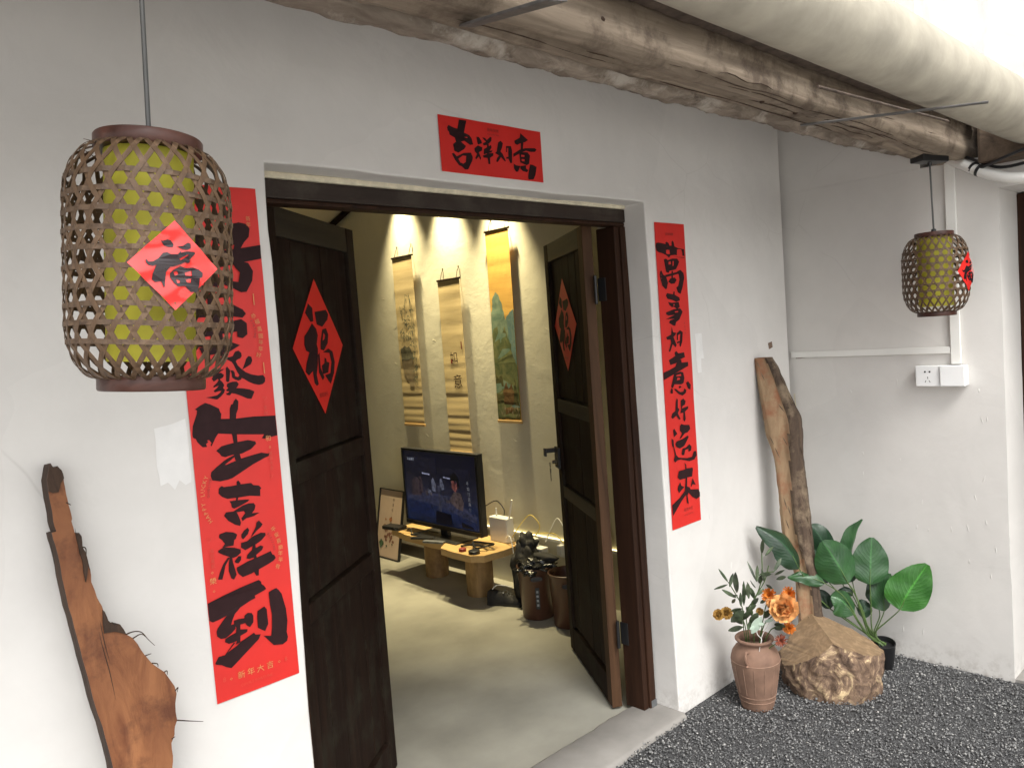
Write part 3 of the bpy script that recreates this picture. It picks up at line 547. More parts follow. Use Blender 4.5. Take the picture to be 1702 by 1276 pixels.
              [[(0.7304,1.2416),(0.7379,1.2462),(0.7427,1.2423),(0.7632,1.2415),(0.7842,1.2417),(0.8096,1.2402),(0.8144,1.2341),(0.8281,1.2305),(0.8339,1.2231),(0.8303,1.2196),(0.8294,1.2041),(0.8024,1.2104),(0.777,1.2113),(0.7604,1.2125),(0.7481,1.2135),(0.7364,1.2203),(0.7282,1.2299)]],[[(0.7699,1.2137),(0.7746,1.2128),(0.7724,1.2029),(0.7679,1.2038)]],[[(0.7526,1.2069),(0.768,1.2059),(0.791,1.2033),(0.8015,1.2013),(0.7968,1.197),(0.7749,1.1901),(0.762,1.187),(0.7563,1.1919),(0.756,1.2001)]],[[(0.7361,1.1757),(0.7419,1.1826),(0.7594,1.181),(0.7834,1.1904),(0.7985,1.1925),(0.8112,1.191),(0.8149,1.184),(0.8117,1.1742),(0.8046,1.1674),(0.8239,1.165),(0.8081,1.1594),(0.7887,1.1583),(0.7797,1.1531),(0.7773,1.1608),(0.7878,1.1709),(0.7852,1.1767),(0.7673,1.1773),(0.7723,1.1639),(0.7753,1.1509),(0.7724,1.1433),(0.7604,1.1491),(0.745,1.1616)]],[[(0.7209,1.1345),(0.7365,1.1371),(0.7546,1.1319),(0.7633,1.1248),(0.7592,1.1155),(0.7548,1.1134),(0.7519,1.1008),(0.7351,1.1018),(0.7249,1.1022),(0.7317,1.1097),(0.7265,1.1191),(0.7191,1.1269)]],[[(0.7143,1.0977),(0.729,1.1022),(0.7531,1.0954),(0.768,1.0876),(0.7683,1.0793),(0.7571,1.0728),(0.7487,1.0718),(0.7368,1.0779),(0.7252,1.0848),(0.7148,1.0925)]],[[(0.7356,1.0761),(0.7396,1.0741),(0.7277,1.0578),(0.7231,1.0426),(0.7176,1.0278),(0.7077,1.0305),(0.7132,1.0453),(0.7231,1.063)]],[[(0.7399,1.0771),(0.7459,1.0756),(0.7466,1.0611),(0.7495,1.048),(0.7526,1.0307),(0.7453,1.0203),(0.7389,1.0251),(0.7345,1.0437),(0.7361,1.0597)]],[[(0.7509,1.0631),(0.7613,1.0728),(0.7685,1.071),(0.7666,1.0622),(0.7596,1.0557),(0.7526,1.0585)]],[[(0.7735,1.1225),(0.7818,1.1309),(0.7907,1.1351),(0.7937,1.1282),(0.7891,1.1189),(0.7765,1.1098),(0.7729,1.1154)]],[[(0.813,1.1427),(0.8199,1.1464),(0.8286,1.135),(0.8225,1.129),(0.8133,1.1238),(0.8038,1.1155),(0.7958,1.1101),(0.8021,1.1201),(0.8109,1.1327)]],[[(0.7705,1.1025),(0.7854,1.1031),(0.799,1.1104),(0.8212,1.1157),(0.833,1.113),(0.8335,1.1066),(0.8215,1.0967),(0.8056,1.09),(0.7857,1.0844),(0.7792,1.0829),(0.7695,1.0914)]],[[(0.7993,1.0915),(0.806,1.0941),(0.8059,1.0816),(0.8182,1.0849),(0.8255,1.081),(0.8215,1.0736),(0.8054,1.065),(0.8066,1.0552),(0.7989,1.054),(0.7984,1.0604),(0.7875,1.059),(0.7804,1.0628),(0.7833,1.0704),(0.796,1.0798)]],[[(0.7546,1.0467),(0.7697,1.051),(0.7829,1.055),(0.8047,1.0578),(0.8427,1.0652),(0.8463,1.0559),(0.8506,1.0537),(0.8542,1.0454),(0.8469,1.0397),(0.8286,1.0338),(0.8083,1.0285),(0.7883,1.0233),(0.7668,1.0207),(0.7573,1.0315),(0.754,1.0407)]],[[(0.7933,1.0304),(0.8085,1.0306),(0.8069,1.0142),(0.8005,1.0149)]],[[(0.6699,0.9813),(0.7162,0.9898),(0.7561,0.997),(0.8052,1.0033),(0.8109,0.9977),(0.8113,0.9917),(0.8179,0.9849),(0.8223,0.9766),(0.8147,0.9737),(0.7916,0.9684),(0.793,0.962),(0.7805,0.9597),(0.7536,0.9508),(0.7385,0.9387),(0.7313,0.9253),(0.7275,0.9158),(0.7373,0.9157),(0.7371,0.9041),(0.7265,0.8957),(0.7122,0.8887),(0.7008,0.8905),(0.693,0.8988),(0.6922,0.9105),(0.6957,0.9171),(0.7085,0.9304),(0.7192,0.9407),(0.7014,0.9365),(0.686,0.9345),(0.6696,0.9405)]],[[(0.7351,0.9242),(0.747,0.9244),(0.7608,0.9222),(0.7613,0.9279),(0.7698,0.9323),(0.7796,0.9293),(0.7833,0.9213),(0.7818,0.9059),(0.7724,0.8969),(0.7649,0.9032),(0.7616,0.9101),(0.7496,0.9099),(0.7485,0.8985),(0.766,0.894),(0.7644,0.8876),(0.747,0.8833),(0.7455,0.8681),(0.7334,0.8662),(0.7382,0.8744),(0.7302,0.8731),(0.7184,0.8731),(0.7094,0.8799),(0.711,0.8871),(0.7261,0.892),(0.7371,0.8943),(0.7392,0.9053),(0.7344,0.9166)]],
              [[(0.6822,0.8379),(0.6911,0.8503),(0.7064,0.8499),(0.7302,0.8731),(0.7328,0.8703),(0.7126,0.8536),(0.7371,0.863),(0.7476,0.8694),(0.7809,0.8803),(0.7844,0.8743),(0.7974,0.8711),(0.7913,0.8611),(0.7269,0.8195),(0.7185,0.8146),(0.7074,0.8205),(0.6967,0.8291),(0.6838,0.8345)]],[[(0.7949,0.9297),(0.813,0.9353),(0.8184,0.9266),(0.8191,0.8903),(0.8092,0.8753),(0.8015,0.8808),(0.792,0.8888),(0.7924,0.9145)]],[[(0.8275,0.9661),(0.8352,0.969),(0.8481,0.9715),(0.8538,0.9648),(0.8603,0.9539),(0.8682,0.9139),(0.8695,0.8828),(0.8646,0.8557),(0.8666,0.8428),(0.8635,0.8335),(0.8512,0.8284),(0.8283,0.8339),(0.8189,0.8461),(0.8116,0.8565),(0.8041,0.8649),(0.8233,0.8588),(0.8271,0.8757),(0.8305,0.911),(0.8277,0.936)]],[[(0.7507,1.8389),(0.8007,1.8535),(0.8384,1.8631),(0.8552,1.8606),(0.8645,1.8496),(0.8608,1.8298),(0.8475,1.8163),(0.8316,1.7932),(0.8141,1.7864),(0.823,1.8092),(0.777,1.8113)]],[[(0.6863,1.7535),(0.7296,1.785),(0.7951,1.7957),(0.8358,1.8014),(0.8886,1.8108),(0.8871,1.7777),(0.8325,1.7672),(0.7581,1.7507),(0.687,1.7288)]],[[(0.8124,1.7686),(0.8328,1.7705),(0.853,1.7674),(0.8632,1.7477),(0.8592,1.7247),(0.8428,1.6986),(0.829,1.6972),(0.8065,1.7089),(0.781,1.7188),(0.8014,1.7251),(0.8246,1.7217),(0.8302,1.7444),(0.821,1.7541)]],[[(0.7161,1.8376),(0.7409,1.8354),(0.7397,1.7915),(0.7707,1.7476),(0.7735,1.7093),(0.7483,1.7159),(0.7203,1.7537),(0.698,1.7164),(0.6821,1.7104),(0.6943,1.7412),(0.7177,1.7911)]],[[(0.7056,1.6664),(0.8027,1.6701),(0.8284,1.6563),(0.836,1.6462),(0.8265,1.6368),(0.7999,1.641),(0.7156,1.641)]],[[(0.7452,1.6843),(0.7619,1.6903),(0.7718,1.6581),(0.7738,1.5776),(0.7585,1.5561),(0.7443,1.5762)]],[[(0.6948,1.62),(0.7785,1.6257),(0.8228,1.6336),(0.8355,1.6233),(0.8346,1.597),(0.8217,1.5878),(0.8085,1.5918),(0.8098,1.6048),(0.711,1.594)]],[[(0.7151,1.5717),(0.7939,1.5797),(0.8133,1.5719),(0.785,1.5575),(0.7227,1.5522)]]],
'log': [(3.1885,-0.0393,1.3668,0.0392),(3.1909,-0.0599,1.2954,0.0513),(3.1928,-0.0878,1.1864,0.0672),(3.1951,-0.1119,1.0997,0.0808),(3.1914,-0.1213,1.0246,0.0767),(3.1868,-0.1362,0.9176,0.0624),(3.1799,-0.1511,0.7899,0.0622),(3.1712,-0.1624,0.6627,0.0601),(3.1659,-0.1736,0.5676,0.0579),(3.1648,-0.1882,0.4941,0.0508),(3.1619,-0.2065,0.3896,0.0497),(3.1546,-0.2159,0.285,0.0506),(3.1455,-0.2252,0.1651,0.0495)],
'right_text': [[[(2.4931,1.8465),(2.4983,1.8573),(2.5114,1.8608),(2.5294,1.8597),(2.5603,1.8559),(2.5583,1.862),(2.5666,1.8653),(2.5792,1.8595),(2.5836,1.8502),(2.598,1.8506),(2.5996,1.8662),(2.6071,1.8711),(2.6143,1.8635),(2.6181,1.8479),(2.6393,1.8421),(2.6818,1.8383),(2.6824,1.8119),(2.6148,1.8149),(2.5878,1.8129),(2.5761,1.8034),(2.5612,1.8125),(2.5357,1.8198),(2.5103,1.824),(2.498,1.8298)]],[[(2.6088,1.8085),(2.6802,1.8064),(2.6799,1.8035),(2.6302,1.8067)]],[[(2.5412,1.7967),(2.5547,1.8),(2.5672,1.7939),(2.5972,1.8006),(2.6296,1.801),(2.642,1.7885),(2.6356,1.779),(2.62,1.7599),(2.5979,1.7551),(2.5764,1.7535),(2.5675,1.7442),(2.5521,1.7488),(2.5466,1.772)],[(2.5719,1.7878),(2.5854,1.7895),(2.5869,1.7786),(2.5708,1.7769)],[(2.5989,1.7912),(2.607,1.7913),(2.6052,1.774),(2.5969,1.7708)]],[[(2.5131,1.7503),(2.5214,1.7549),(2.5326,1.738),(2.5504,1.7317),(2.561,1.7068),(2.5507,1.6835),(2.5426,1.6815),(2.523,1.6947),(2.5126,1.7195),(2.5077,1.738)]],[[(2.543,1.7364),(2.627,1.7489),(2.6317,1.741),(2.5527,1.7286)]],[[(2.6245,1.7505),(2.647,1.7569),(2.6678,1.7442),(2.6714,1.7251),(2.6567,1.6901),(2.64,1.6617),(2.6216,1.6684),(2.6126,1.6875),(2.6269,1.6936),(2.6376,1.7189),(2.6341,1.7379)]],[[(2.5759,1.7223),(2.6058,1.7269),(2.6184,1.7174),(2.6034,1.7033),(2.5818,1.7019),(2.564,1.7099)]],[[(2.588,1.752),(2.5976,1.752),(2.5946,1.7222),(2.585,1.7223)]],[[(2.5402,1.6573),(2.549,1.6665),(2.5884,1.6611),(2.5922,1.672),(2.6002,1.6719),(2.599,1.6593),(2.6304,1.6476),(2.632,1.6365),(2.6069,1.6308),(2.5808,1.6393),(2.5494,1.6446)]],[[(2.5508,1.6322),(2.5743,1.6284),(2.6232,1.6304),(2.6294,1.6112),(2.6094,1.6023),(2.5888,1.6123),(2.5753,1.6112),(2.5601,1.6194)],[(2.5844,1.6219),(2.5952,1.6222),(2.5947,1.6169),(2.5864,1.6156)]],[[(2.5336,1.5922),(2.5878,1.6029),(2.6315,1.6048),(2.6467,1.5916),(2.6371,1.5791),(2.6215,1.5606),(2.5989,1.5521),(2.5919,1.5366),(2.5761,1.5404),(2.5505,1.551),(2.5567,1.5601),(2.5894,1.5651),(2.5309,1.5658),(2.591,1.5808),(2.5481,1.5792),(2.5354,1.5843)],[(2.5923,1.594),(2.6169,1.5957),(2.6163,1.59),(2.5946,1.5895)]],[[(2.5663,1.5362),(2.5747,1.5137),(2.5959,1.5095),(2.5869,1.5005),(2.5755,1.4948),(2.5938,1.4621),(2.5847,1.4532),(2.5673,1.4669),(2.5455,1.4368),(2.5381,1.4421),(2.5573,1.4738),(2.5533,1.4866),(2.532,1.4862),(2.5251,1.496),(2.5605,1.505)]],[[(2.5984,1.5078),(2.6214,1.5193),(2.6398,1.5104),(2.6335,1.4756),(2.6201,1.4525),(2.6124,1.4578),(2.6139,1.472),(2.5997,1.4665),(2.5951,1.4747),(2.6171,1.4766),(2.6227,1.5049),(2.6057,1.4995),(2.6054,1.4804),(2.5968,1.4809)]],[[(2.5345,1.4063),(2.5787,1.4203),(2.5757,1.4332),(2.5887,1.4387),(2.6012,1.4283),(2.64,1.4304),(2.6446,1.4108),(2.6097,1.4038),(2.5979,1.3951),(2.5757,1.3905),(2.5431,1.3868),(2.5388,1.3965)]],[[(2.5931,1.4018),(2.6178,1.4032),(2.6193,1.3903),(2.6637,1.3901),(2.6632,1.374),(2.6335,1.3667),(2.5662,1.3501),(2.4901,1.3319),(2.4833,1.3418),(2.4826,1.3605),(2.5359,1.3685),(2.5744,1.3779)]],[[(2.5635,1.3504),(2.6048,1.3563),(2.6264,1.3513),(2.6323,1.3283),(2.6249,1.3097),(2.6078,1.3049),(2.5889,1.3068),(2.562,1.3094),(2.5498,1.2947),(2.5398,1.302),(2.5533,1.3292)],[(2.5862,1.3341),(2.6023,1.331),(2.6016,1.3247),(2.5797,1.3235)],[(2.5791,1.3442),(2.6093,1.3464),(2.6112,1.3382),(2.5785,1.3389)]],[[(2.5326,1.2838),(2.5392,1.2958),(2.5495,1.2916),(2.5477,1.2744),(2.5345,1.2758)]],[[(2.5548,1.2911),(2.5683,1.2913),(2.5966,1.2757),(2.6186,1.275),(2.6281,1.2869),(2.6412,1.2791),(2.6344,1.2669),(2.6115,1.2597),(2.585,1.2689)]],[[(2.5879,1.2973),(2.5992,1.301),(2.6094,1.2936),(2.5927,1.2904)]],
               [[(2.6414,1.3081),(2.6559,1.3132),(2.674,1.2969),(2.6692,1.2779),(2.653,1.2844)]],[[(2.57,1.2546),(2.5774,1.2474),(2.5742,1.2159),(2.5843,1.2083),(2.5719,1.1939),(2.5886,1.1694),(2.5801,1.1673),(2.5603,1.1857),(2.5377,1.1759),(2.5278,1.1834),(2.5373,1.1981),(2.5568,1.2052),(2.563,1.2395)]],[[(2.596,1.2422),(2.6158,1.248),(2.6312,1.2351),(2.6244,1.2229),(2.6073,1.2185),(2.6009,1.2096),(2.6458,1.214),(2.6448,1.2044),(2.6215,1.1943),(2.624,1.1649),(2.6147,1.1548),(2.6073,1.1638),(2.6102,1.1924),(2.5881,1.1919),(2.5951,1.207)]],[[(2.5811,1.1418),(2.5911,1.1495),(2.609,1.1435),(2.6459,1.1386),(2.6505,1.1217),(2.6304,1.1099),(2.6116,1.1089),(2.5853,1.0929),(2.573,1.0921),(2.5933,1.1115),(2.5793,1.1242)]],[[(2.544,1.0757),(2.554,1.0849),(2.5973,1.0893),(2.6292,1.0974),(2.6381,1.0925),(2.6206,1.0751),(2.6035,1.0596),(2.5721,1.0536),(2.5489,1.0643)]],[[(2.582,1.0305),(2.5902,1.0508),(2.612,1.0511),(2.6381,1.0616),(2.6527,1.0503),(2.6479,1.0347),(2.6288,1.0322),(2.6301,1.0447),(2.608,1.0427),(2.5999,1.0241),(2.5875,1.0242)]],[[(2.5347,1.1321),(2.5441,1.1361),(2.5618,1.1141),(2.5377,1.1033)]],[[(2.5213,1.1003),(2.5337,1.0932),(2.5342,1.0683),(2.5456,1.0327),(2.5595,1.0197),(2.6139,1.0091),(2.6516,1.0085),(2.6663,1.0282),(2.6823,1.0275),(2.685,1.0105),(2.6662,0.9952),(2.6311,0.9936),(2.5768,1.0097),(2.5524,1.0101),(2.5367,1.0038),(2.5275,1.0142),(2.5364,1.0306),(2.5307,1.0635),(2.5214,1.072)]],[[(2.5968,0.9939),(2.6081,0.9829),(2.6085,0.9684),(2.6503,0.9649),(2.6527,0.9572),(2.6435,0.9295),(2.6092,0.932),(2.6055,0.8963),(2.6206,0.8898),(2.6289,0.8791),(2.6824,0.8709),(2.7004,0.8563),(2.6921,0.8394),(2.6657,0.8335),(2.6413,0.8456),(2.6122,0.8696),(2.605,0.86),(2.6107,0.8243),(2.5988,0.8303),(2.5962,0.8654),(2.5599,0.8436),(2.5007,0.7985),(2.498,0.8418),(2.5494,0.8601),(2.5885,0.8814),(2.5996,0.93),(2.5596,0.9308),(2.5456,0.9433),(2.5571,0.9664),(2.6002,0.9662),(2.6016,0.9804)]],[[(2.5451,0.9076),(2.5616,0.9207),(2.5664,0.9072),(2.5869,0.8962),(2.5676,0.889),(2.5483,0.8801),(2.5406,0.8941)]],[[(2.6302,0.8917),(2.6459,0.9217),(2.6653,0.8925),(2.6435,0.8984),(2.6364,0.8905)]]],
'small_leaves': [((2.707,-0.1034,0.4959),(2.6578,-0.0965,0.5598),0.011,0),((2.7065,-0.1012,0.4862),(2.6642,-0.0641,0.469),0.0132,0),((2.6971,-0.1443,0.4422),(2.6283,-0.1264,0.4909),0.015,0),((2.7214,-0.1305,0.4534),(2.6283,-0.1834,0.564),0.0245,0),((2.6655,-0.1806,0.4245),(2.6798,-0.1715,0.4749),0.0157,0),((2.7157,-0.1634,0.4096),(2.6627,-0.2011,0.5243),0.015,0),((2.7467,-0.2072,0.5058),(2.7515,-0.168,0.5822),0.01,0),((2.6869,-0.244,0.5289),(2.7276,-0.2242,0.5822),0.015,0),((2.6634,-0.2313,0.4861),(2.6865,-0.1982,0.5206),0.0119,0),((2.6739,-0.2448,0.5092),(2.7491,-0.1704,0.5036),0.0157,0),((2.6955,-0.1999,0.4504),(2.7444,-0.1629,0.4914),0.0163,0),((2.77,-0.2716,0.5521),(2.7965,-0.2907,0.6027),0.0157,0),((2.6946,-0.2574,0.5561),(2.6953,-0.3002,0.5668),0.0157,0),((2.7541,-0.2814,0.5444),(2.7259,-0.337,0.58),0.01,0),((2.7682,-0.2799,0.5235),(2.7535,-0.3277,0.5461),0.0157,0),((2.7341,-0.2574,0.6231),(2.7937,-0.2657,0.6436),0.0188,0),((2.7281,-0.2466,0.6297),(2.6879,-0.2763,0.6972),0.0163,0),((2.7115,-0.2951,0.5049),(2.7338,-0.2508,0.5055),0.0132,0),((2.6907,-0.1703,0.4064),(2.6821,-0.1211,0.383),0.0188,0),((2.6828,-0.1822,0.4027),(2.6823,-0.1183,0.3407),0.0376,0),((2.6795,-0.1765,0.3373),(2.6738,-0.1081,0.3079),0.0219,0),((2.7262,-0.1874,0.4115),(2.6818,-0.2448,0.4633),0.0188,0),((2.6877,-0.1979,0.4045),(2.7134,-0.2211,0.4222),0.0251,0),((2.7064,-0.1655,0.3541),(2.6773,-0.2154,0.4113),0.0282,0),((2.7238,-0.2304,0.4313),(2.7422,-0.2461,0.4394),0.0157,0),((2.7591,-0.2249,0.3579),(2.7195,-0.2713,0.4105),0.0219,0),((2.753,-0.2709,0.3425),(2.725,-0.3288,0.3576),0.0282,0),((2.7544,-0.3052,0.3329),(2.7075,-0.2958,0.3523),0.0188,0),((2.733,-0.1669,0.4468),(2.6838,-0.1803,0.5044),0.0125,0),((2.738,-0.1971,0.4376),(2.6961,-0.2094,0.4929),0.0188,0),((2.7544,-0.2135,0.498),(2.7144,-0.2495,0.546),0.0188,0),((2.7133,-0.2596,0.5246),(2.731,-0.2378,0.5666),0.0157,0),((2.7349,-0.1873,0.3674),(2.7317,-0.161,0.3975),0.0345,0),((2.7083,-0.1898,0.3417),(2.6707,-0.2478,0.4067),0.0282,0),((2.6955,-0.1635,0.3397),(2.6502,-0.1628,0.381),0.0282,0),((2.7342,-0.2113,0.4552),(2.7685,-0.2264,0.4759),0.0157,0),((2.6703,-0.1312,0.4921),(2.6867,-0.1397,0.5442),0.0157,0),((2.6409,-0.1732,0.4608),(2.6744,-0.132,0.4222),0.0125,0),((2.6634,-0.2044,0.3385),(2.7194,-0.2028,0.3549),0.0251,0),((2.671,-0.1668,0.4645),(2.6925,-0.107,0.4431),0.0125,0),((2.6762,-0.2142,0.3197),(2.6845,-0.2535,0.3903),0.0345,1),((2.6867,-0.2355,0.3485),(2.6652,-0.2145,0.3403),0.0188,1),((2.6984,-0.2591,0.3704),(2.7138,-0.2904,0.3793),0.0141,1),((2.6843,-0.2305,0.3651),(2.6895,-0.2636,0.3641),0.0157,1)],
'stems': [[(2.7156,-0.1811,0.2023),(2.7136,-0.177,0.3025),(2.7127,-0.1752,0.3888),(2.7298,-0.2098,0.4493),(2.7415,-0.2335,0.5291),(2.7437,-0.2379,0.6278)],[(2.7228,-0.1957,0.2036),(2.7144,-0.2012,0.3423),(2.7063,-0.2074,0.4317),(2.728,-0.2512,0.519),(2.7364,-0.2683,0.5839)],[(2.7142,-0.1782,0.2021),(2.7151,-0.1575,0.3045),(2.7059,-0.1614,0.4052),(2.6876,-0.1246,0.493),(2.6843,-0.1178,0.5047)],[(2.7271,-0.2044,0.2044),(2.7178,-0.2306,0.3137),(2.7183,-0.2542,0.414),(2.7265,-0.2708,0.4691)],[(2.7286,-0.2073,0.2046),(2.7155,-0.2486,0.3526),(2.7503,-0.319,0.4181)],[(2.73,-0.2102,0.2049),(2.735,-0.2655,0.3299),(2.7556,-0.3297,0.3432)],[(2.7113,-0.1724,0.2016),(2.7086,-0.1669,0.3364),(2.6938,-0.137,0.3829),(2.6717,-0.0922,0.373)],[(2.7314,-0.2131,0.2051),(2.7306,-0.2565,0.2542),(2.7421,-0.3024,0.2922)],[(2.7316,-0.2134,0.5282),(2.7433,-0.2371,0.5463),(2.7624,-0.2758,0.5548)]],
'top_text': [[[(1.5537,2.1985),(1.5822,2.1989),(1.569,2.1617),(1.5893,2.1569),(1.5981,2.1482),(1.6028,2.1306),(1.5896,2.1279),(1.5682,2.1376),(1.5551,2.1337),(1.573,2.1225),(1.5658,2.1132),(1.5423,2.1),(1.5272,2.1044),(1.5244,2.1231),(1.5361,2.1315),(1.5326,2.143),(1.5132,2.1502),(1.4989,2.1603),(1.4983,2.1696),(1.5128,2.1774),(1.5338,2.1717),(1.5447,2.1707)]],[[(1.5169,2.095),(1.525,2.0982),(1.5349,2.0885),(1.5613,2.1008),(1.5905,2.105),(1.5974,2.0923),(1.5948,2.0823),(1.5758,2.0539),(1.5629,2.0528),(1.5511,2.0613),(1.5418,2.0629),(1.5277,2.0782)],[(1.5405,2.0819),(1.5574,2.0931),(1.5717,2.0934),(1.5683,2.075),(1.5582,2.0692),(1.5474,2.0718)]],[[(1.6183,2.1554),(1.6282,2.1566),(1.6387,2.1456),(1.6396,2.1383),(1.6226,2.1327),(1.6201,2.141)]],[[(1.6066,2.12),(1.6223,2.1303),(1.64,2.1261),(1.6374,2.116),(1.6236,2.1096),(1.6318,2.0933),(1.6279,2.0868),(1.6223,2.0973),(1.6098,2.0862),(1.607,2.0908),(1.6164,2.104),(1.6073,2.1104)]],[[(1.6431,2.1571),(1.6547,2.156),(1.6608,2.1505),(1.6754,2.1621),(1.6813,2.1603),(1.6793,2.1502),(1.67,2.1417),(1.6593,2.1356),(1.6457,2.1328),(1.643,2.1387),(1.6569,2.1452),(1.6475,2.1515)]],[[(1.6463,2.1218),(1.6586,2.1281),(1.6763,2.1374),(1.679,2.1303),(1.6694,2.1193),(1.6815,2.1218),(1.6775,2.1152),(1.643,2.1055)]],[[(1.6392,2.1014),(1.667,2.1116),(1.6841,2.1134),(1.6833,2.1059),(1.6689,2.097),(1.6687,2.0783),(1.6602,2.0775),(1.6587,2.096),(1.642,2.0955)]],[[(1.6602,2.1381),(1.668,2.139),(1.665,2.109),(1.6572,2.1082)]],[[(1.7063,2.1482),(1.7173,2.1545),(1.726,2.1479),(1.7203,2.1322),(1.714,2.1215),(1.722,2.1148),(1.7338,2.0933),(1.7301,2.0917),(1.714,2.1039),(1.7003,2.0876),(1.6935,2.0882),(1.6981,2.0999),(1.7075,2.1083),(1.691,2.1141),(1.6984,2.1199)]],[[(1.7385,2.1405),(1.7599,2.1428),(1.7638,2.1293),(1.76,2.0907),(1.7527,2.0888),(1.7452,2.102),(1.7363,2.1011),(1.7368,2.1062),(1.7457,2.1071),(1.7478,2.1352),(1.7414,2.1345),(1.7408,2.1218),(1.7366,2.1213)]],[[(1.7777,2.1613),(1.8042,2.1746),(1.8074,2.1891),(1.8247,2.1795),(1.8404,2.171),(1.8267,2.163),(1.8118,2.16),(1.7891,2.1498),(1.7786,2.1525)]],[[(1.7682,2.1195),(1.7985,2.1355),(1.8248,2.1434),(1.8698,2.1482),(1.8768,2.1438),(1.8686,2.1363),(1.8497,2.1344),(1.8277,2.136),(1.7935,2.1221),(1.7672,2.1092)]],[[(1.8064,2.1607),(1.8193,2.1622),(1.8133,2.1383),(1.8038,2.1347)]],[[(1.7954,2.1223),(1.8032,2.1283),(1.8346,2.1315),(1.8448,2.1222),(1.8384,2.0955),(1.8267,2.0893),(1.7981,2.0956)],[(1.8042,2.1206),(1.8196,2.1209),(1.819,2.1152),(1.8036,2.1141)],[(1.8047,2.1071),(1.819,2.1079),(1.8183,2.1009),(1.8041,2.1008)]],[[(1.7669,2.0888),(1.7754,2.0845),(1.7969,2.0839),(1.7842,2.0648),(1.7751,2.064),(1.7672,2.0735)]],[[(1.7969,2.0839),(1.823,2.0889),(1.8219,2.0785),(1.8326,2.0742),(1.8245,2.067),(1.8064,2.0693),(1.7962,2.0761)]],[[(1.8419,2.0933),(1.853,2.093),(1.8713,2.0881),(1.8629,2.0612),(1.852,2.0459),(1.8295,2.0441),(1.8286,2.0531),(1.8342,2.0718)]]],
'twigs': [[(2.6861,-0.2342,0.226),(2.6893,-0.2406,0.2742),(2.6926,-0.2474,0.2985),(2.686,-0.2341,0.3178),(2.6851,-0.2322,0.338)],[(2.6909,-0.2439,0.2847),(2.6944,-0.2511,0.3191),(2.7067,-0.2759,0.3682)]]}

# ================================================================== EAVE
def log_mesh(name, p0, p1, rad, mat, parent, seed, amp, n=90, m=20, square=0.0, radfn=None):
    p0 = Vector(p0); p1 = Vector(p1); vs = []; fs = []
    for i in range(n + 1):
        t = i / n; c = p0.lerp(p1, t)
        c = c + Vector((0, .006 * noise.noise((c.x * 1.1, seed, 0)), .006 * noise.noise((c.x * 1.1, 0, seed))))
        r = rad * (radfn(c.x) if radfn else 1)
        for k in range(m):
            a = 2 * math.pi * k / m
            ca, sa = math.cos(a), math.sin(a)
            q = 1 + square * (abs(math.sin(2 * a)) ** 2) * .3
            d = amp * (noise.noise((c.x * 5, ca * 1.5 + seed, sa * 1.5)) + .6 * noise.noise((c.x * 18, ca * 4 + seed, sa * 4)) + .3 * noise.noise((c.x * 50, ca * 9 + seed, sa * 9)))
            rr = r * q + d
            vs.append((c.x, c.y + ca * rr, c.z + sa * rr))
    for j in range(n):
        for k in range(m):
            q = (k + 1) % m
            fs.append((j*m+k, j*m+q, (j+1)*m+q, (j+1)*m+k))
    fs.append(tuple(reversed(range(m)))); fs.append(tuple(range(n * m, (n + 1) * m)))
    return mobj(name, vs, fs, mat, parent, smooth=True)

la = log_mesh('rough_beam', (-1.2, -.60, 2.168), (3.30, -.60, 2.182), .045, M['logA'], None, 3, .011, 260, 24)
tag(la, 'rough old log with crumbling plaster along the top of the front wall', 'beam')
lb = log_mesh('planed_beam', (-1.2, -.722, 2.186), (3.92, -.722, 2.186), .056, M['logB'], None, 8, .006, 220, 32, 1.15,
              radfn=lambda x: 1 + .30 * max(0, min(1, (x - 2.75) / .4)))
tag(lb, 'thick weathered timber beam carrying the eave, knots and cracks in it', 'beam')
rs = random.Random(6)
for k in range(16):                               # drying cracks along the timber
    x = rs.uniform(.7, 3.0); L = rs.uniform(.2, .8); aa = rs.uniform(3.4, 5.3)
    P = []
    for t in range(9):
        a2 = aa + .05 * math.sin(t * 1.3 + k); q = .056 * (1 + 1.15 * .3 * abs(math.sin(2 * a2)) ** 2) * (1 + .3 * max(0, min(1, (x + L * t / 8 - 2.75) / .4)))
        P.append((x + L * t / 8, -.722 + math.cos(a2) * q, 2.186 + math.sin(a2) * q))
    MB().tube(P, [.0004] + [.0014] * 7 + [.0004], 5).build('drying_crack', M['driftbark'], lb, smooth=True)
# knots on the beam
rs = random.Random(2)
for k in range(16):
    x = rs.uniform(.7, 3.2); aa = rs.uniform(3.3, 5.6)
    MB().lathe([(.001, -.006), (.006, -.004), (.0075, 0), (.005, .004), (.001, .006)], 8, (x, -.722 + math.cos(aa) * .057, 2.186 + math.sin(aa) * .057), False, False).build('knot', M['driftbark'], lb, smooth=True)
an = empty('angle_strip', (0, -.79, 2.235)); tag(an, 'long dark steel angle strip between the timber beam and the cream gutter', 'strip')
box('flange', (-1.2, -.030, -.002), (3.526, .03, .002), M['rust'], an)
box('web', (-1.2, -.034, -.012), (3.526, -.0305, .022), M['rust'], an)
rb = empty('eave_boarding', (0, -.4, 2.375)); tag(rb, 'dark weathered roof boards over the beams of the eave', 'roof')
for k in range(6):
    y0 = -.385 + k * .133
    MB().box((-1.2, y0, 0), (3.52, y0 + .130, .024), Matrix.Rotation(R(12.5), 4, 'X')).build('board', M['roofboard'], rb, bevel=.003)
gt = empty('eave_gutter', (0, -1.02, 2.201)); tag(gt, 'thick round cream mortar-coated gutter along the edge of the eave', 'gutter')
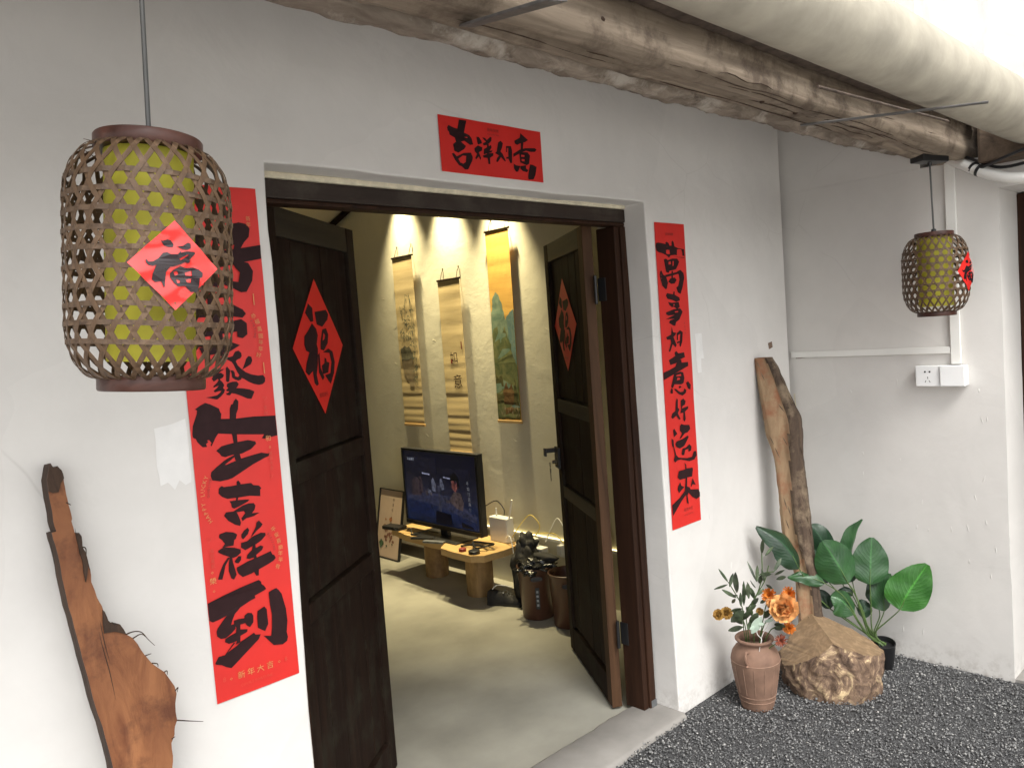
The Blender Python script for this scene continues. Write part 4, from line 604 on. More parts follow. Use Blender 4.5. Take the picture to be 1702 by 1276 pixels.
def gutter():
    vs = []; fs = []; n = 120; m = 36
    for i in range(n + 1):
        x = -1.3 + (3.526 + 1.3) * i / n
        for k in range(m):
            a = 2 * math.pi * k / m; ca, sa = math.cos(a), math.sin(a)
            r = .093 + .002 * noise.noise((x * 1.5, ca, sa)) + .0012 * noise.noise((x * 7, ca * 3, sa * 3))
            vs.append((x, ca * r, sa * r))
    for j in range(n):
        for k in range(m):
            q = (k + 1) % m; fs.append((j*m+k, j*m+q, (j+1)*m+q, (j+1)*m+k))
    fs.append(tuple(reversed(range(m)))); fs.append(tuple(range(n * m, (n + 1) * m)))
    mobj('gutter_body', vs, fs, M['gutter'], gt, smooth=True)
gutter()
def flatbar(name, a, b, w, th, mat, label):
    a = Vector(a); b = Vector(b); d = (b - a); L = d.length; d.normalize()
    side = d.cross(Vector((0, 0, 1))).normalized(); up = side.cross(d)
    Mx = Matrix((d, side, up)).transposed().to_4x4(); Mx.translation = a
    o = MB().box((0, -w/2, -th/2), (L, w/2, th/2), Mx).build(name, mat, bevel=.001)
    tag(o, label, 'steel bar'); return o
flatbar('steel_bar', (2.29, -.70, 2.108), (2.458, -1.15, 2.083), .02, .004, M['steel'], 'long flat grey steel bar sticking out below the beam, near the far lantern')
flatbar('steel_bar', (.991, -.70, 2.124), (.80, -1.10, 1.987), .028, .005, M['steel'], 'flat grey steel bar crossing under the beam at top centre')
rr = MB().tube([(2.20, -.80, 2.179), (3.13, -.84, 2.195)], .004, 6).build('thin_rod', M['rust'], smooth=True); tag(rr, 'thin rusty rod nailed along the underside of the timber beam', 'rod')
wc = MB().tube(catmull([(3.50, -1.02, 2.55), (3.45, -1.10, 2.54), (3.38, -1.2, 2.55), (3.3, -1.6, 2.62)], 6), .004, 6).build('roof_wire', M['gloss_white'], smooth=True)
tag(wc, 'thin white wire crossing in front of the bright upper wall', 'wire')

# ================================================================== DOORWAY
df = empty('door_frame', (1.69, .16, 0)); tag(df, 'brown wooden frame of the main doorway', 'door frame')
def rel(o, root):                                   # mesh built in world coordinates -> child space
    o.location = -Vector(root.location); return o
for nm, a, b, mt in (('frame_post', (2.418, .10, .018), (2.456, .205, 1.935), 'framewood'), ('post_inner', (2.388, .108, .018), (2.4175, .200, 1.935), 'framewood'),
                     ('frame_post', (.925, .10, .018), (.962, .205, 1.935), 'framewood'), ('lintel_beam', (.925, .096, 1.9485), (2.445, .160, 1.998), 'lintelwood'), ('lintel_lip', (.925, .100, 1.9355), (2.445, .155, 1.948), 'framewood')):
    rel(box(nm, a, b, M[mt], df, .004), df)
rel(MB().box((2.425, .097, .016), (2.4575, .130, .05)).build('metal_shoe', M['hinge'], df, bevel=.002), df)
ms = box('mortar_strip', (.93, .088, 1.9985), (2.44, .13, 2.016), M['cream'], fw, .004)

def leaf(name, hinge, ang, L, sgn, label, diamond_label, n_planks=5):
    """x runs from the hinge to the free end; the outer face is at y = sgn * t / 2"""
    root = empty(name, (hinge[0], hinge[1], 0), (0, 0, ang)); tag(root, label, 'door leaf', 'double door leaves')
    t = .042; zb, zt = .012, 1.955
    h = t / 2
    def B(nm, a, b, mat, bev=.003):
        return box(nm, a, b, M[mat], root, bev)
    B('stile', (0, -h, zb), (.065, h, zt), 'edgewood' if sgn < 0 else 'doorwood'); B('stile', (L - .065, -h, zb), (L, h, zt), 'doorwood')
    rails = [(1.872, zt, 'doorrail'), (1.172, 1.234, 'doorwood' if sgn > 0 else 'doorrail'), (.765, .822, 'doorwood' if sgn > 0 else 'doorrail'), (zb, .13, 'doorwood')]
    for z0, z1, mt in rails:
        B('rail', (.0655, -h + .001, z0), (L - .0655, h - .001, z1), mt)
        if z1 < 1.9: B('moulding', (.066, (h * .5 if sgn > 0 else -h * .95), z1 + .0005), (L - .066, (h * .95 if sgn > 0 else -h * .5), z1 + .008), 'doorrail', .002)
    secs = [(1.2425, 1.8715), (.8305, 1.1715), (.1385, .7645)]
    w = (L - .131) / n_planks
    for z0, z1 in secs:
        for k in range(n_planks):
            jit = random.uniform(-.001, .001)
            B('plank', (.0655 + k * w + .0007, -.008 + jit, z0), (.0655 + (k + 1) * w - .0007, .008 + jit, z1), 'doorwood', .0015)
    return root, h
Ll = .655; Lr = .66
ml = Matrix
angl = math.atan2(.591 - .2, 1.508 - .985); angr = math.atan2(.557, .358)
dl, h = leaf('door_leaf', (.985, .2), angl, Ll, 1, 'left open dark door leaf with a crisp red diamond poster on it', '')
dr, h = leaf('door_leaf', (2.360, .223), angr, Lr, -1, 'right open dark door leaf with the latch and hanging key', '')
# the left leaf shows its -y side to the court, the right leaf its +y side
def dface(root, x, z, side):                        # world matrix of a point on the face
    y = -(.0085) if side < 0 else .0085
    return (x, y, z)
def diamond(name, root_leaf, cx, cz, hw, hh, side, polys, label, mat_paper, glare=False):
    root = empty(name)
    Mw = Matrix.Translation(root_leaf.location) @ Matrix.Rotation(root_leaf.rotation_euler.z, 4, 'Z')
    y0 = -.0105 if side < 0 else .0105
    root.matrix_world = Mw @ Matrix.Translation((cx, y0, cz))
    sg = 1 if side < 0 else -1
    tag(root, label, 'diamond poster', 'red diamond posters on the door leaves')
    n = 8; vs = []; fs = []
    for i in range(n + 1):
        for j in range(n + 1):
            a = i / n; b = j / n; u = a - b; v = 1 - a - b
            vs.append((u * hw * sg, side * (.0012 * math.sin(3 * u) * math.cos(2 * v) + .0014), v * hh))
    for i in range(n):
        for j in range(n): fs.append((i*(n+1)+j, (i+1)*(n+1)+j, (i+1)*(n+1)+j+1, i*(n+1)+j+1))
    mobj('paper', vs, fs, mat_paper, root, smooth=True)
    fn = lambda u, v, l: Vector((u * hw * sg, side * (.0012 * math.sin(3 * u) * math.cos(2 * v) + .0014 + l), v * hh))
    polyprint('character', polys, fn, M['ink'], root)
    text_mesh('新年快乐', .016, (0, side * .003, -.72 * hh), (sg, 0, 0), (0, 0, 1), M['darkred'], root)
    return root
diamond('door_diamond', dl, .31, 1.556, .187, .21, -1, DATA['door_fu'], 'crisp red diamond poster with black brush character on the left door leaf', M['red'])
diamond('door_diamond', dr, .385, 1.575, .192, .205, 1, DATA['door_fu'], 'dimmer red diamond poster on the right door leaf', M['red'])

# hinges on the right leaf
def hinge(parent, z):
    m = MB().box((-.012, -.0245, z - .05), (.018, -.0215, z + .05)); o = m.build('hinge_plate', M['hinge'], parent, bevel=.001)
    for s in (-.03, 0, .03):
        MB().lathe([(.001, 0), (.0045, .0005), (.0045, .002), (.001, .003)], 8, (0, 0, 0)).build('screw', M['black'], parent).matrix_local = Matrix.Translation((-.001, -.0245, z + s)) @ Matrix.Rotation(R(90), 4, 'X')
    MB().lathe([(.007, -.055), (.007, .055)], 12, (-.020, -.016, z)).build('knuckle', M['black'], parent, smooth=True)
for z in (1.70, .32): hinge(dr, z)
for z in (1.70, .32):
    o = MB().box((2.383, .165, z - .045), (2.3875, .203, z + .045)).build('hinge_plate', M['black'], df, bevel=.001); rel(o, df)
# lock, latch and key on the right leaf (free end)
lk = MB().box((Lr - .06, .0215, .90), (Lr + .012, .034, 1.00)); lk.box((Lr - .02, .034, .975), (Lr + .004, .085, .995)); lk.box((Lr - .028, .080, .96), (Lr + .002, .090, .997))
lk.build('lock_case', M['black'], dr, bevel=.002)
MB().lathe([(.009, 0), (.009, .02)], 12).build('lock_cylinder', M['key'], dr, smooth=True).matrix_local = Matrix.Translation((Lr - .02, .034, .93)) @ Matrix.Rotation(R(-90), 4, 'X')
Mr = Matrix.Translation(dr.location) @ Matrix.Rotation(dr.rotation_euler.z, 4, 'Z')
ky = empty('door_key'); ky.matrix_world = Mr @ Matrix.Translation((Lr - .02, .066, .93)); tag(ky, 'small metal key hanging from the lock of the right door leaf', 'key')
ring = MB().tube([(0.0, .001, -.018 + .018 * math.cos(a) + .0) if False else (.012 * math.sin(a), 0, -.012 + .012 * math.cos(a)) for a in [i * math.pi / 6 for i in range(13)]], .0012, 6); ring.build('key_ring', M['key'], ky, smooth=True)
MB().box((-.011, -.0015, -.052), (.011, .0015, -.028)).build('key_bow', M['key'], ky, bevel=.003)
MB().box((-.004, -.0012, -.090), (.004, .0012, -.052)).build('key_blade', M['key'], ky, bevel=.0005)

# ================================================================== PAPER SCROLLS ON THE FRONT WALL
def couplet(name, x0, x1, z0, z1, polys, label, cat, group, bow=.003):
    cx = (x0 + x1) / 2; root = empty(name, (cx, 0, z0)); tag(root, label, cat, group)
    def surf(u, v, l): return Vector((u - cx, -(.0016 + bow * (0.5 + .5 * math.sin(u * 40 + v * 9)) * .3 + bow * .9 * abs(noise.noise((u * 9, v * 5, cx))) + l), v - z0))
    n = 8; m = 60; vs = []; fs = []
    for j in range(m + 1):
        for i in range(n + 1):
            vs.append(surf(x0 + (x1 - x0) * i / n, z0 + (z1 - z0) * j / m, 0))
    for j in range(m):
        for i in range(n): fs.append((j*(n+1)+i, j*(n+1)+i+1, (j+1)*(n+1)+i+1, (j+1)*(n+1)+i))
    mobj('paper', vs, fs, M['red'], root, smooth=True)
    def clampfn(u, v, l): return surf(max(x0 + .0005, min(x1 - .0005, u)), max(z0, min(z1 - .0005, v)), l)
    for i, p in enumerate(polys):
        polyprint('brush_stroke', [p], clampfn, M['ink'], root, lift=.0006 + .00006 * i)
    return root, surf
c1, s1 = couplet('spring_couplet', .678, .889, .741, 1.946, DATA['left_text'], 'wide red paper couplet left of the door, partly behind the near lantern', 'couplet', 'red paper couplets beside the door')
c2, s2 = couplet('spring_couplet', 2.494, 2.692, .742, 1.938, DATA['right_text'], 'narrow-looking red paper couplet right of the door, fully visible', 'couplet', 'red paper couplets beside the door')
c3, s3 = couplet('door_banner', 1.474, 1.900, 2.040, 2.204, DATA['top_text'], 'red horizontal banner with four black characters above the door', 'banner', None)
# small gold print on the left couplet (x, z, character, size, turn, material)
LT = [(0.854, 1.639, '恭', 0.013, 0.5, 'gold', 'L'), (0.862, 1.625, '福', 0.013, 0.3, 'gold', 'L'), (0.866, 1.607, '萬', 0.013, 0.15, 'gold', 'L'), (0.867, 1.59, '圓', 0.013, 0, 'gold', 'L'), (0.866, 1.575, '年', 0.013, -0.1, 'gold', 'L'), (0.864, 1.559, '年', 0.013, -0.25, 'gold', 'L'), (0.857, 1.544, '好', 0.013, -0.4, 'gold', 'L'), (0.847, 1.628, 'F', 0.008, -1.2, 'darkred', 'L'), (0.85, 1.622, 'O', 0.008, -1.3, 'darkred', 'L'), (0.852, 1.616, 'R', 0.008, -1.4, 'darkred', 'L'), (0.8535, 1.609, 'T', 0.008, -1.5, 'darkred', 'L'), (0.8535, 1.602, 'U', 0.008, -1.6, 'darkred', 'L'), (0.853, 1.595, 'N', 0.008, -1.7, 'darkred', 'L'), (0.851, 1.589, 'E', 0.008, -1.8, 'darkred', 'L'), (0.854, 1.117, '平', 0.013, 0.5, 'gold', 'L'), (0.861, 1.101, '安', 0.013, 0.3, 'gold', 'L'), (0.865, 1.085, '喜', 0.013, 0.15, 'gold', 'L'), (0.868, 1.068, '樂', 0.013, 0, 'gold', 'L'), (0.866, 1.054, '年', 0.013, -0.1, 'gold', 'L'), (0.865, 1.038, '年', 0.013, -0.25, 'gold', 'L'), (0.856, 1.023, '有', 0.013, -0.4, 'gold', 'L'), (0.8395, 1.109, 'B', 0.008, -1.1, 'darkred', 'L'), (0.8425, 1.1035, 'L', 0.008, -1.2, 'darkred', 'L'), (0.845, 1.098, 'E', 0.008, -1.25, 'darkred', 'L'), (0.847, 1.092, 'S', 0.008, -1.3, 'darkred', 'L'), (0.8485, 1.086, 'S', 0.008, -1.35, 'darkred', 'L'), (0.85, 1.08, 'I', 0.008, -1.4, 'darkred', 'L'), (0.851, 1.074, 'N', 0.008, -1.5, 'darkred', 'L'), (0.8515, 1.068, 'G', 0.008, -1.55, 'darkred', 'L'), (0.69, 1.233, 'L', 0.0135, 1.6, 'gold', 'L'), (0.6915, 1.243, 'U', 0.0135, 1.45, 'gold', 'L'), (0.694, 1.253, 'C', 0.0135, 1.35, 'gold', 'L'), (0.6975, 1.263, 'K', 0.0135, 1.25, 'gold', 'L'), (0.702, 1.272, 'Y', 0.0135, 1.1, 'gold', 'L'), (0.6895, 1.222, '·', 0.013, 0, 'gold', 'L'), (0.702, 1.171, 'H', 0.0135, 2.1, 'gold', 'L'), (0.697, 1.181, 'A', 0.0135, 1.95, 'gold', 'L'), (0.694, 1.191, 'P', 0.0135, 1.85, 'gold', 'L'), (0.691, 1.201, 'P', 0.0135, 1.75, 'gold', 'L'), (0.69, 1.211, 'Y', 0.0135, 1.65, 'gold', 'L'), (0.7035, 1.227, 'G', 0.008, 1.55, 'darkred', 'L'), (0.704, 1.233, 'O', 0.008, 1.5, 'darkred', 'L'), (0.7047, 1.239, 'O', 0.008, 1.45, 'darkred', 'L'), (0.7055, 1.2445, 'D', 0.008, 1.4, 'darkred', 'L'), (0.7067, 1.25, 'L', 0.008, 1.35, 'darkred', 'L'), (0.708, 1.2555, 'U', 0.008, 1.3, 'darkred', 'L'), (0.71, 1.261, 'C', 0.008, 1.2, 'darkred', 'L'), (0.712, 1.266, 'K', 0.008, 1.15, 'darkred', 'L'), (0.74, 0.79, '新', 0.019, 0.0, 'gold', 'L'), (0.764, 0.79, '年', 0.019, 0.0, 'gold', 'L'), (0.788, 0.789, '大', 0.019, 0.0, 'gold', 'L'), (0.813, 0.789, '吉', 0.019, 0.0, 'gold', 'L'), (0.715, 0.791, 'o', 0.014, 0, 'gold', 'L'), (0.837, 0.791, 'o', 0.014, 0, 'gold', 'L'), (0.699, 0.793, '8', 0.018, 0, 'faint', 'L'), (0.855, 0.79, '8', 0.018, 0, 'faint', 'L'), (0.776, 0.766, 'COURT FORTUNE', 0.01, 0, 'faint', 'L'), (0.695, 1.051, 'o', 0.013, 0, 'gold', 'L'), (0.695, 1.029, '榮', 0.017, 0, 'gold', 'L'), (0.695, 1.007, 'o', 0.013, 0, 'gold', 'L'), (0.698, 1.1, '福', 0.011, 0.0, 'faint', 'L'), (0.698, 1.088, '到', 0.011, 0.0, 'faint', 'L'), (0.698, 1.076, '萬', 0.011, 0.0, 'faint', 'L'), (0.698, 1.064, '家', 0.011, 0.0, 'faint', 'L'), (0.696, 1.126, 'ツ', 0.014, 0, 'faint', 'L'), (0.863, 1.438, 'ツ', 0.014, 0, 'faint', 'L'), (0.862, 1.416, '吉', 0.011, 0.0, 'faint', 'L'), (0.862, 1.402, '祥', 0.011, 0.0, 'faint', 'L'), (0.862, 1.34, '和', 0.015, 0, 'gold', 'L'), (0.864, 1.32, 'o', 0.013, 0, 'gold', 'L'), (0.864, 1.303, '萬', 0.011, 0.0, 'faint', 'L'), (0.864, 1.291, '事', 0.011, 0.0, 'faint', 'L'), (0.864, 1.279, '大', 0.011, 0.0, 'faint', 'L'), (0.864, 1.267, '吉', 0.011, 0.0, 'faint', 'L'), (0.861, 1.246, 'ツ', 0.014, 0, 'faint', 'L'), (0.862, 1.872, '新', 0.012, 0.0, 'gold', 'L'), (0.862, 1.858, '年', 0.012, 0.0, 'gold', 'L'), (0.858, 1.682, '|', 0.03, 0, 'gold', 'L'), (0.868, 1.515, '|', 0.03, 0, 'gold', 'L'), (2.582, 1.893, '新年快樂', 0.013, 0, 'darkred', 'R'), (2.605, 0.805, '新年大吉', 0.015, 0, 'darkred', 'R'), (2.605, 0.785, 'GOOD FORTUNE', 0.008, 0, 'darkred', 'R'), (2.512, 1.735, '萬', 0.009, 0.0, 'darkred', 'R'), (2.513, 1.722, '事', 0.009, 0.0, 'darkred', 'R'), (2.514, 1.709, '如', 0.009, 0.0, 'darkred', 'R'), (2.515, 1.696, '意', 0.009, 0.0, 'darkred', 'R'), (2.65, 1.545, '大', 0.009, 0.0, 'darkred', 'R'), (2.652, 1.532, '吉', 0.009, 0.0, 'darkred', 'R'), (2.653, 1.519, '大', 0.009, 0.0, 'darkred', 'R'), (2.653, 1.506, '利', 0.009, 0.0, 'darkred', 'R'), (1.686, 2.181, '新年快樂', 0.012, 0, 'darkred', 'T'), (1.686, 2.168, 'HAPPY NEW YEAR', 0.006, 0, 'darkred', 'T')]
for (x, z, ch, sz, turn, mt, par) in LT:
    root, sf = {'L': (c1, s1), 'R': (c2, s2), 'T': (c3, s3)}[par]
    ud = Vector((-math.sin(turn), 0, math.cos(turn))); xd = Vector((math.cos(turn), 0, math.sin(turn)))
    text_mesh(ch, sz, sf(x, z, .0040), xd, ud, M[mt], root, 'small_print')
# ================================================================== LANTERNS
def lantern(name, c, tilt_axis, tilt, Rb, Rr, Hh, ncol, nrow, tube_r, label, cable_top, sticker_ang, sticker_z, sticker_h, cw=.0065):
    root = empty(name, c); tag(root, label, 'lantern', 'woven bamboo lanterns under the eave')
    Mx = Matrix.Translation(c) @ Matrix.Rotation(tilt, 4, tilt_axis)
    root.matrix_world = Mx
    hh = Hh / 2 - .016                              # basket half height between the rims
    # profile: arc length s -> (r, z)
    cr = (Rb - Rr); prof = []
    zb = hh - cr * 1.9
    K = 20
    for i in range(K + 1):
        a = (math.pi / 2) * (1 - i / K); prof.append((Rr + cr * math.cos(a) ** 1.0 if a < math.pi/2 else Rr, zb + (hh - zb) * math.sin(a)))
    prof = [(r, z) for r, z in prof] + [(Rb, zb * (1 - 2 * i / 30)) for i in range(1, 30)] + [(r, -z) for r, z in reversed(prof)]
    S = [0]
    for a, b in zip(prof, prof[1:]): S.append(S[-1] + math.hypot(a[0]-b[0], a[1]-b[1]))
    def at(s):
        s = max(0, min(S[-1], s))
        for i in range(len(S) - 1):
            if s <= S[i+1]: 
                t = (s - S[i]) / max(1e-9, S[i+1] - S[i]); return prof[i][0] * (1-t) + prof[i+1][0] * t, prof[i][1] * (1-t) + prof[i+1][1] * t
        return prof[-1]
    colw = 2 * math.pi / ncol
    rowh = colw * Rb * .866
    pitch = colw / 2 / rowh                          # dtheta / ds of a diagonal
    # diagonals
    def diag(sgn):
        m = 110; vs = []; fs = []; L = S[-1]
        for i in range(m + 1):
            s = L * i / m; r, z = at(s)
            th = sgn * (s - L / 2) * pitch
            ph = (s - L / 2) / rowh * math.pi
            off = .0011 * math.sin(ph * 2 * .5 + (0 if sgn > 0 else math.pi)) 
            r2, z2 = at(s + .002); tr, tz = (r2 - r), (z2 - z); q = math.hypot(tr, tz) or 1
            nr, nz = -tz / q, tr / q                 # outward normal in (r, z)
            if nr < 0: nr, nz = -nr, -nz
            tw = Vector((math.cos(th) * tr / q, math.sin(th) * tr / q, tz / q))
            ht = Vector((-math.sin(th), math.cos(th), 0))
            d = (tw + ht * (sgn * pitch * r)).normalized()
            nrm = Vector((math.cos(th) * nr, math.sin(th) * nr, nz)).normalized()
            side = d.cross(nrm).normalized()
            p = Vector((math.cos(th) * r, math.sin(th) * r, z)) + nrm * off
            w = cw * (.5 if r < Rb * .8 else .5)
            for a, b in ((-1, -1), (1, -1), (1, 1), (-1, 1)):
                vs.append(p + side * (a * w) + nrm * (b * .00045))
        for j in range(m):
            for k in range(4):
                q = (k + 1) % 4; fs.append((j*4+k, j*4+q, (j+1)*4+q, (j+1)*4+k))
        return vs, fs
    for sgn in (1, -1):
        vs, fs = diag(sgn); first = None
        for k in range(ncol):
            if first is None: o = first = mobj('bamboo_strip', vs, fs, M['cane'], root)
            else: o = first.copy(); COL.objects.link(o); o.parent = root
            o.rotation_euler = (0, 0, k * colw)
    nr_ = int((S[-1] * .5 * .92) / rowh)
    for j in range(-nr_, nr_ + 1):
        s = S[-1] / 2 + (j + .5) * rowh
        if s < .035 or s > S[-1] - .035: continue
        r, z = at(s)
        if r < Rb * .93: continue
        mm = ncol * 4; vs = []; fs = []
        for i in range(mm):
            th = 2 * math.pi * i / mm; rr = r + .0006 + .0014 * math.cos(i * math.pi / 2 + j)
            zz = z + .0008 * math.sin(th * 3 + j)
            for a, b in ((-1, -1), (-1, 1), (1, 1), (1, -1)):
                vs.append(((rr + b * .0004) * math.cos(th), (rr + b * .0004) * math.sin(th), zz + a * cw * .5))
        for i in range(mm):
            q = (i + 1) % mm
            for k in range(4):
                e = (k + 1) % 4; fs.append((i*4+k, i*4+e, q*4+e, q*4+k))
        mobj('bamboo_hoop', vs, fs, M['cane_h'], root)
    # rims, shade, frayed ends
    for s, nm in ((1, 'top_rim'), (-1, 'bottom_rim')):
        z0 = s * (hh - .003); z1 = s * (Hh / 2)
        a, b = min(z0, z1), max(z0, z1)
        m = MB().lathe([(Rr - .010, a), (Rr + .0015, a), (Rr + .003, a + .002), (Rr + .003, b - .002), (Rr + .0015, b), (Rr - .010, b), (Rr - .010, a)], 56, cap0=False, cap1=False)
        m.build(nm, M['rim'], root, smooth=True, angle=50)
    MB().lathe([(Rr - .0105, Hh/2 - .012), (Rr - .0105, Hh/2 - .006)], 40).build('top_board', M['rim'], root, smooth=True)
    MB().lathe([(tube_r, -hh + .022), (tube_r + .0005, 0), (tube_r, hh - .004)], 48, cap0=False).build('inner_shade', M['yellow'], root, smooth=True)
    MB().lathe([(.0095, Hh/2 - .006), (.0095, Hh/2 + .004), (.0085, Hh/2 + .012), (.006, Hh/2 + .014)], 16).build('cable_grip', M['black'], root, smooth=True)
    # cable and ceiling plate (hang straight from the beam)
    inv = Mx.inverted()
    top = inv @ Vector(cable_top); b0 = Vector((0, 0, Hh / 2 + .012))
    MB().tube([b0, b0.lerp(top, .5), top], .0034, 8).build('cable', M['cable'], root, smooth=True)
    Mi = inv @ Matrix.Translation(cable_top)
    m = MB().box((-.070, -.030, -.020), (.070, .030, .020), Mi @ Matrix.Rotation(R(-20), 4, 'Z')); m.build('ceiling_plate', M['black'], root, bevel=.004)
    MB().lathe([(.004, -.034), (.008, -.028), (.010, -.008), (.010, 0)], 14).build('cable_socket', M['black'], root, smooth=True).matrix_local = Mi
    rs = random.Random(int(Rb * 1e4))
    for k in range(14):
        a = rs.uniform(0, 6.28); zz = hh - rs.uniform(0, .012)
        p = Vector((math.cos(a) * (Rr + .004), math.sin(a) * (Rr + .004), zz)); q = p + Vector((math.cos(a + rs.uniform(-1, 1)) * .016, math.sin(a) * .012, rs.uniform(-.004, .012)))
        MB().tube([p, (p + q) / 2 + Vector((0, 0, .001)), q], [.0008, .0006, .0003], 4).build('frayed_end', M['cane'], root)
    # glossy red diamond film
    st = sticker_h
    def surf(u, v, l):
        Rc = .30; x = u * st; z = sticker_z + v * st * 1.02
        loc = Vector((Rb + .0035 + l + (Rc * math.cos(x / Rc) - Rc) + .0012 * math.sin(u * 5 + v * 3) + .0008 * math.sin(v * 9 - u * 4), Rc * math.sin(x / Rc), z))
        return Matrix.Rotation(sticker_ang, 3, 'Z') @ loc
    n = 22; vs = []; fs = []
    for i in range(n + 1):
        for j in range(n + 1):
            a = i / n; b = j / n; vs.append(surf(a - b, 1 - a - b, 0))
    for i in range(n):
        for j in range(n): fs.append((i*(n+1)+j, (i+1)*(n+1)+j, (i+1)*(n+1)+j+1, i*(n+1)+j+1))
    mobj('red_charm', vs, fs, M['redfilm'], root, smooth=True)
    polyprint('character', DATA['lamp_fu'], surf, M['inkgloss'], root, lift=.0012)
    return root
FW = Vector((.896, .443, 0)).normalized()
v1 = Vector((.379, 1.093, 0)).normalized()
l1 = lantern('lantern', (.379, -.72, 1.677), v1, R(4.5), .102, .064, .333, 24, 10, .055, 'large near woven bamboo lantern at left, yellow-green shade inside, glossy red diamond facing us', (.405, -.722, 2.118), math.atan2(-1.093, -.379) + .27, -.010, .054)
v2 = Vector((3.30, 1.093, 0)).normalized()
l2 = lantern('lantern', (3.306, -.72, 1.663), v2, R(0), .116, .0655, .322, 25, 10, .0615, 'smaller-looking far bamboo lantern in front of the side wall, red diamond on its right edge', (3.284, -.722, 2.108), math.atan2(-1.093, -3.30) + 1.16, .0, .074)

# ================================================================== CABLE TRUNKING, SOCKET, HOSE
tv = MB().box((X1 - .016, -.736, 1.298), (X1 - .001, -.699, 2.115)).build('vertical_trunking', M['whiteplastic'], bevel=.002); tag(tv, 'white vertical cable trunking running down to the socket box', 'cable trunking')
th = MB().box((X1 - .013, -.697, 1.343), (X1 - .001, -.004, 1.371)).build('horizontal_trunking', M['whiteplastic'], bevel=.002); tag(th, 'white horizontal cable trunking from the corner to the vertical one', 'cable trunking')
sb = empty('socket_box', (X1, -.665, 1.253)); tag(sb, 'white double wall box, five-hole socket beside a covered switch', 'socket')
box('back_box', (-.038, -.094, -.042), (-.001, .094, .042), M['gloss_white'], sb, .004)
box('socket_plate', (-.0465, .001, -.043), (-.0382, .095, .043), M['gloss_white'], sb, .003)
box('switch_plate', (-.056, -.096, -.043), (-.0382, -.0015, .043), M['gloss_white'], sb, .004)
for (a, b, w, hh_, rot) in ((.057, .018, .007, .007, 0), (.039, .018, .007, .007, 0), (.047, -.007, .0025, .009, 0), (.056, -.022, .0025, .009, .5), (.040, -.022, .0025, .009, -.5)):
    MB().box((-.0005, -w/2, -hh_/2), (.0005, w/2, hh_/2), Matrix.Rotation(rot, 4, 'X')).build('socket_hole', M['black'], sb, bevel=.0004).location = (-.0468, a, b)
hs = MB().tube(catmull([(3.515, -.725, 2.120), (3.49, -.76, 2.10), (3.455, -.83, 2.055), (3.44, -.90, 2.018), (3.43, -1.0, 1.99), (3.42, -1.3, 1.97)], 6), .021, 14).build('drain_hose', M['whiteplastic'], smooth=True); tag(hs, 'thick white hose leaving the wall under the beam end at top right', 'hose')
for k, (p, q) in enumerate((((3.462, -.818, 2.066), (3.458, -.826, 2.060)), ((3.452, -.838, 2.052), (3.450, -.848, 2.046)))):
    MB().tube([p, q], .0235, 14).build('black_tape', M['black'], hs, smooth=True)
kc = MB().tube(catmull([(3.515, -.73, 2.135), (3.49, -.77, 2.125), (3.45, -.84, 2.085), (3.44, -.92, 2.045), (3.40, -1.05, 2.045), (3.38, -1.3, 2.07)], 6), .006, 8).build('black_cable', M['black'], smooth=True); tag(kc, 'black cable running along the top of the white hose', 'cable')
kd = MB().tube(catmull([(3.515, -.735, 2.10), (3.48, -.80, 2.06), (3.42, -.88, 2.06), (3.38, -1.0, 2.085), (3.36, -1.2, 2.12)], 6), .006, 8).build('black_cable', M['black'], smooth=True); tag(kd, 'second black cable that rises away from the white hose to the beam', 'cable')
for m_, a in ((kc, .02), (kd, .02)): pass

# ================================================================== DRIFTWOOD SLAB AT LEFT
dw = empty('driftwood_slab', (.55, -.2, 0)); tag(dw, 'tall reddish-brown driftwood slab leaning on the wall at lower left', 'driftwood')
T_ = .13                                            # lean: y = -.05 - (1.36 - z) * T_
nslab = Vector((0, -1, T_)).normalized()
def densify(P, k=2, amp=.0016, seed=0):
    out = []
    for i in range(len(P)):
        a = Vector(P[i]); b = Vector(P[(i+1) % len(P)])
        for j in range(k):
            t = j / k; p = a.lerp(b, t); q = noise.noise_vector(p * 60 + Vector((seed, 0, 0))) * amp
            q -= nslab * q.dot(nslab); out.append(p + q)
    return out
def slab_part(name, P, t0, t1, mat, dome=0):
    P = densify([Vector(p) for p in P]); n = len(P)
    r0 = [p - Vector(dw.location) + nslab * t0 for p in P]; r1 = [p - Vector(dw.location) + nslab * t1 for p in P]
    # inset ring on the front for a rounded edge
    c = sum(r0, Vector()) / n
    tri = tessellate_polygon([[Vector((p.x, p.z, 0)) for p in r0]])
    vs = r1 + r0; fs = [tuple(t) for t in tri] + [tuple(n + k for k in reversed(t)) for t in tri] + [(i, (i+1) % n, n + (i+1) % n, n + i) for i in range(n)]
    o = mobj(name, vs, fs, mat, dw)
    bm = bmesh.new(); bm.from_mesh(o.data); bmesh.ops.recalc_face_normals(bm, faces=bm.faces); bm.to_mesh(o.data); bm.free()
    return o
slab_part('slab_face', DATA['drift'], -.002, .0, M['drift'])
core = slab_part('slab_core', DATA['drift'], -.050, -.0022, M['driftbark'])
rs = random.Random(31)
ax0 = Vector((.40, -.06, 1.30)); ax1 = Vector((.56, -.22, .10))
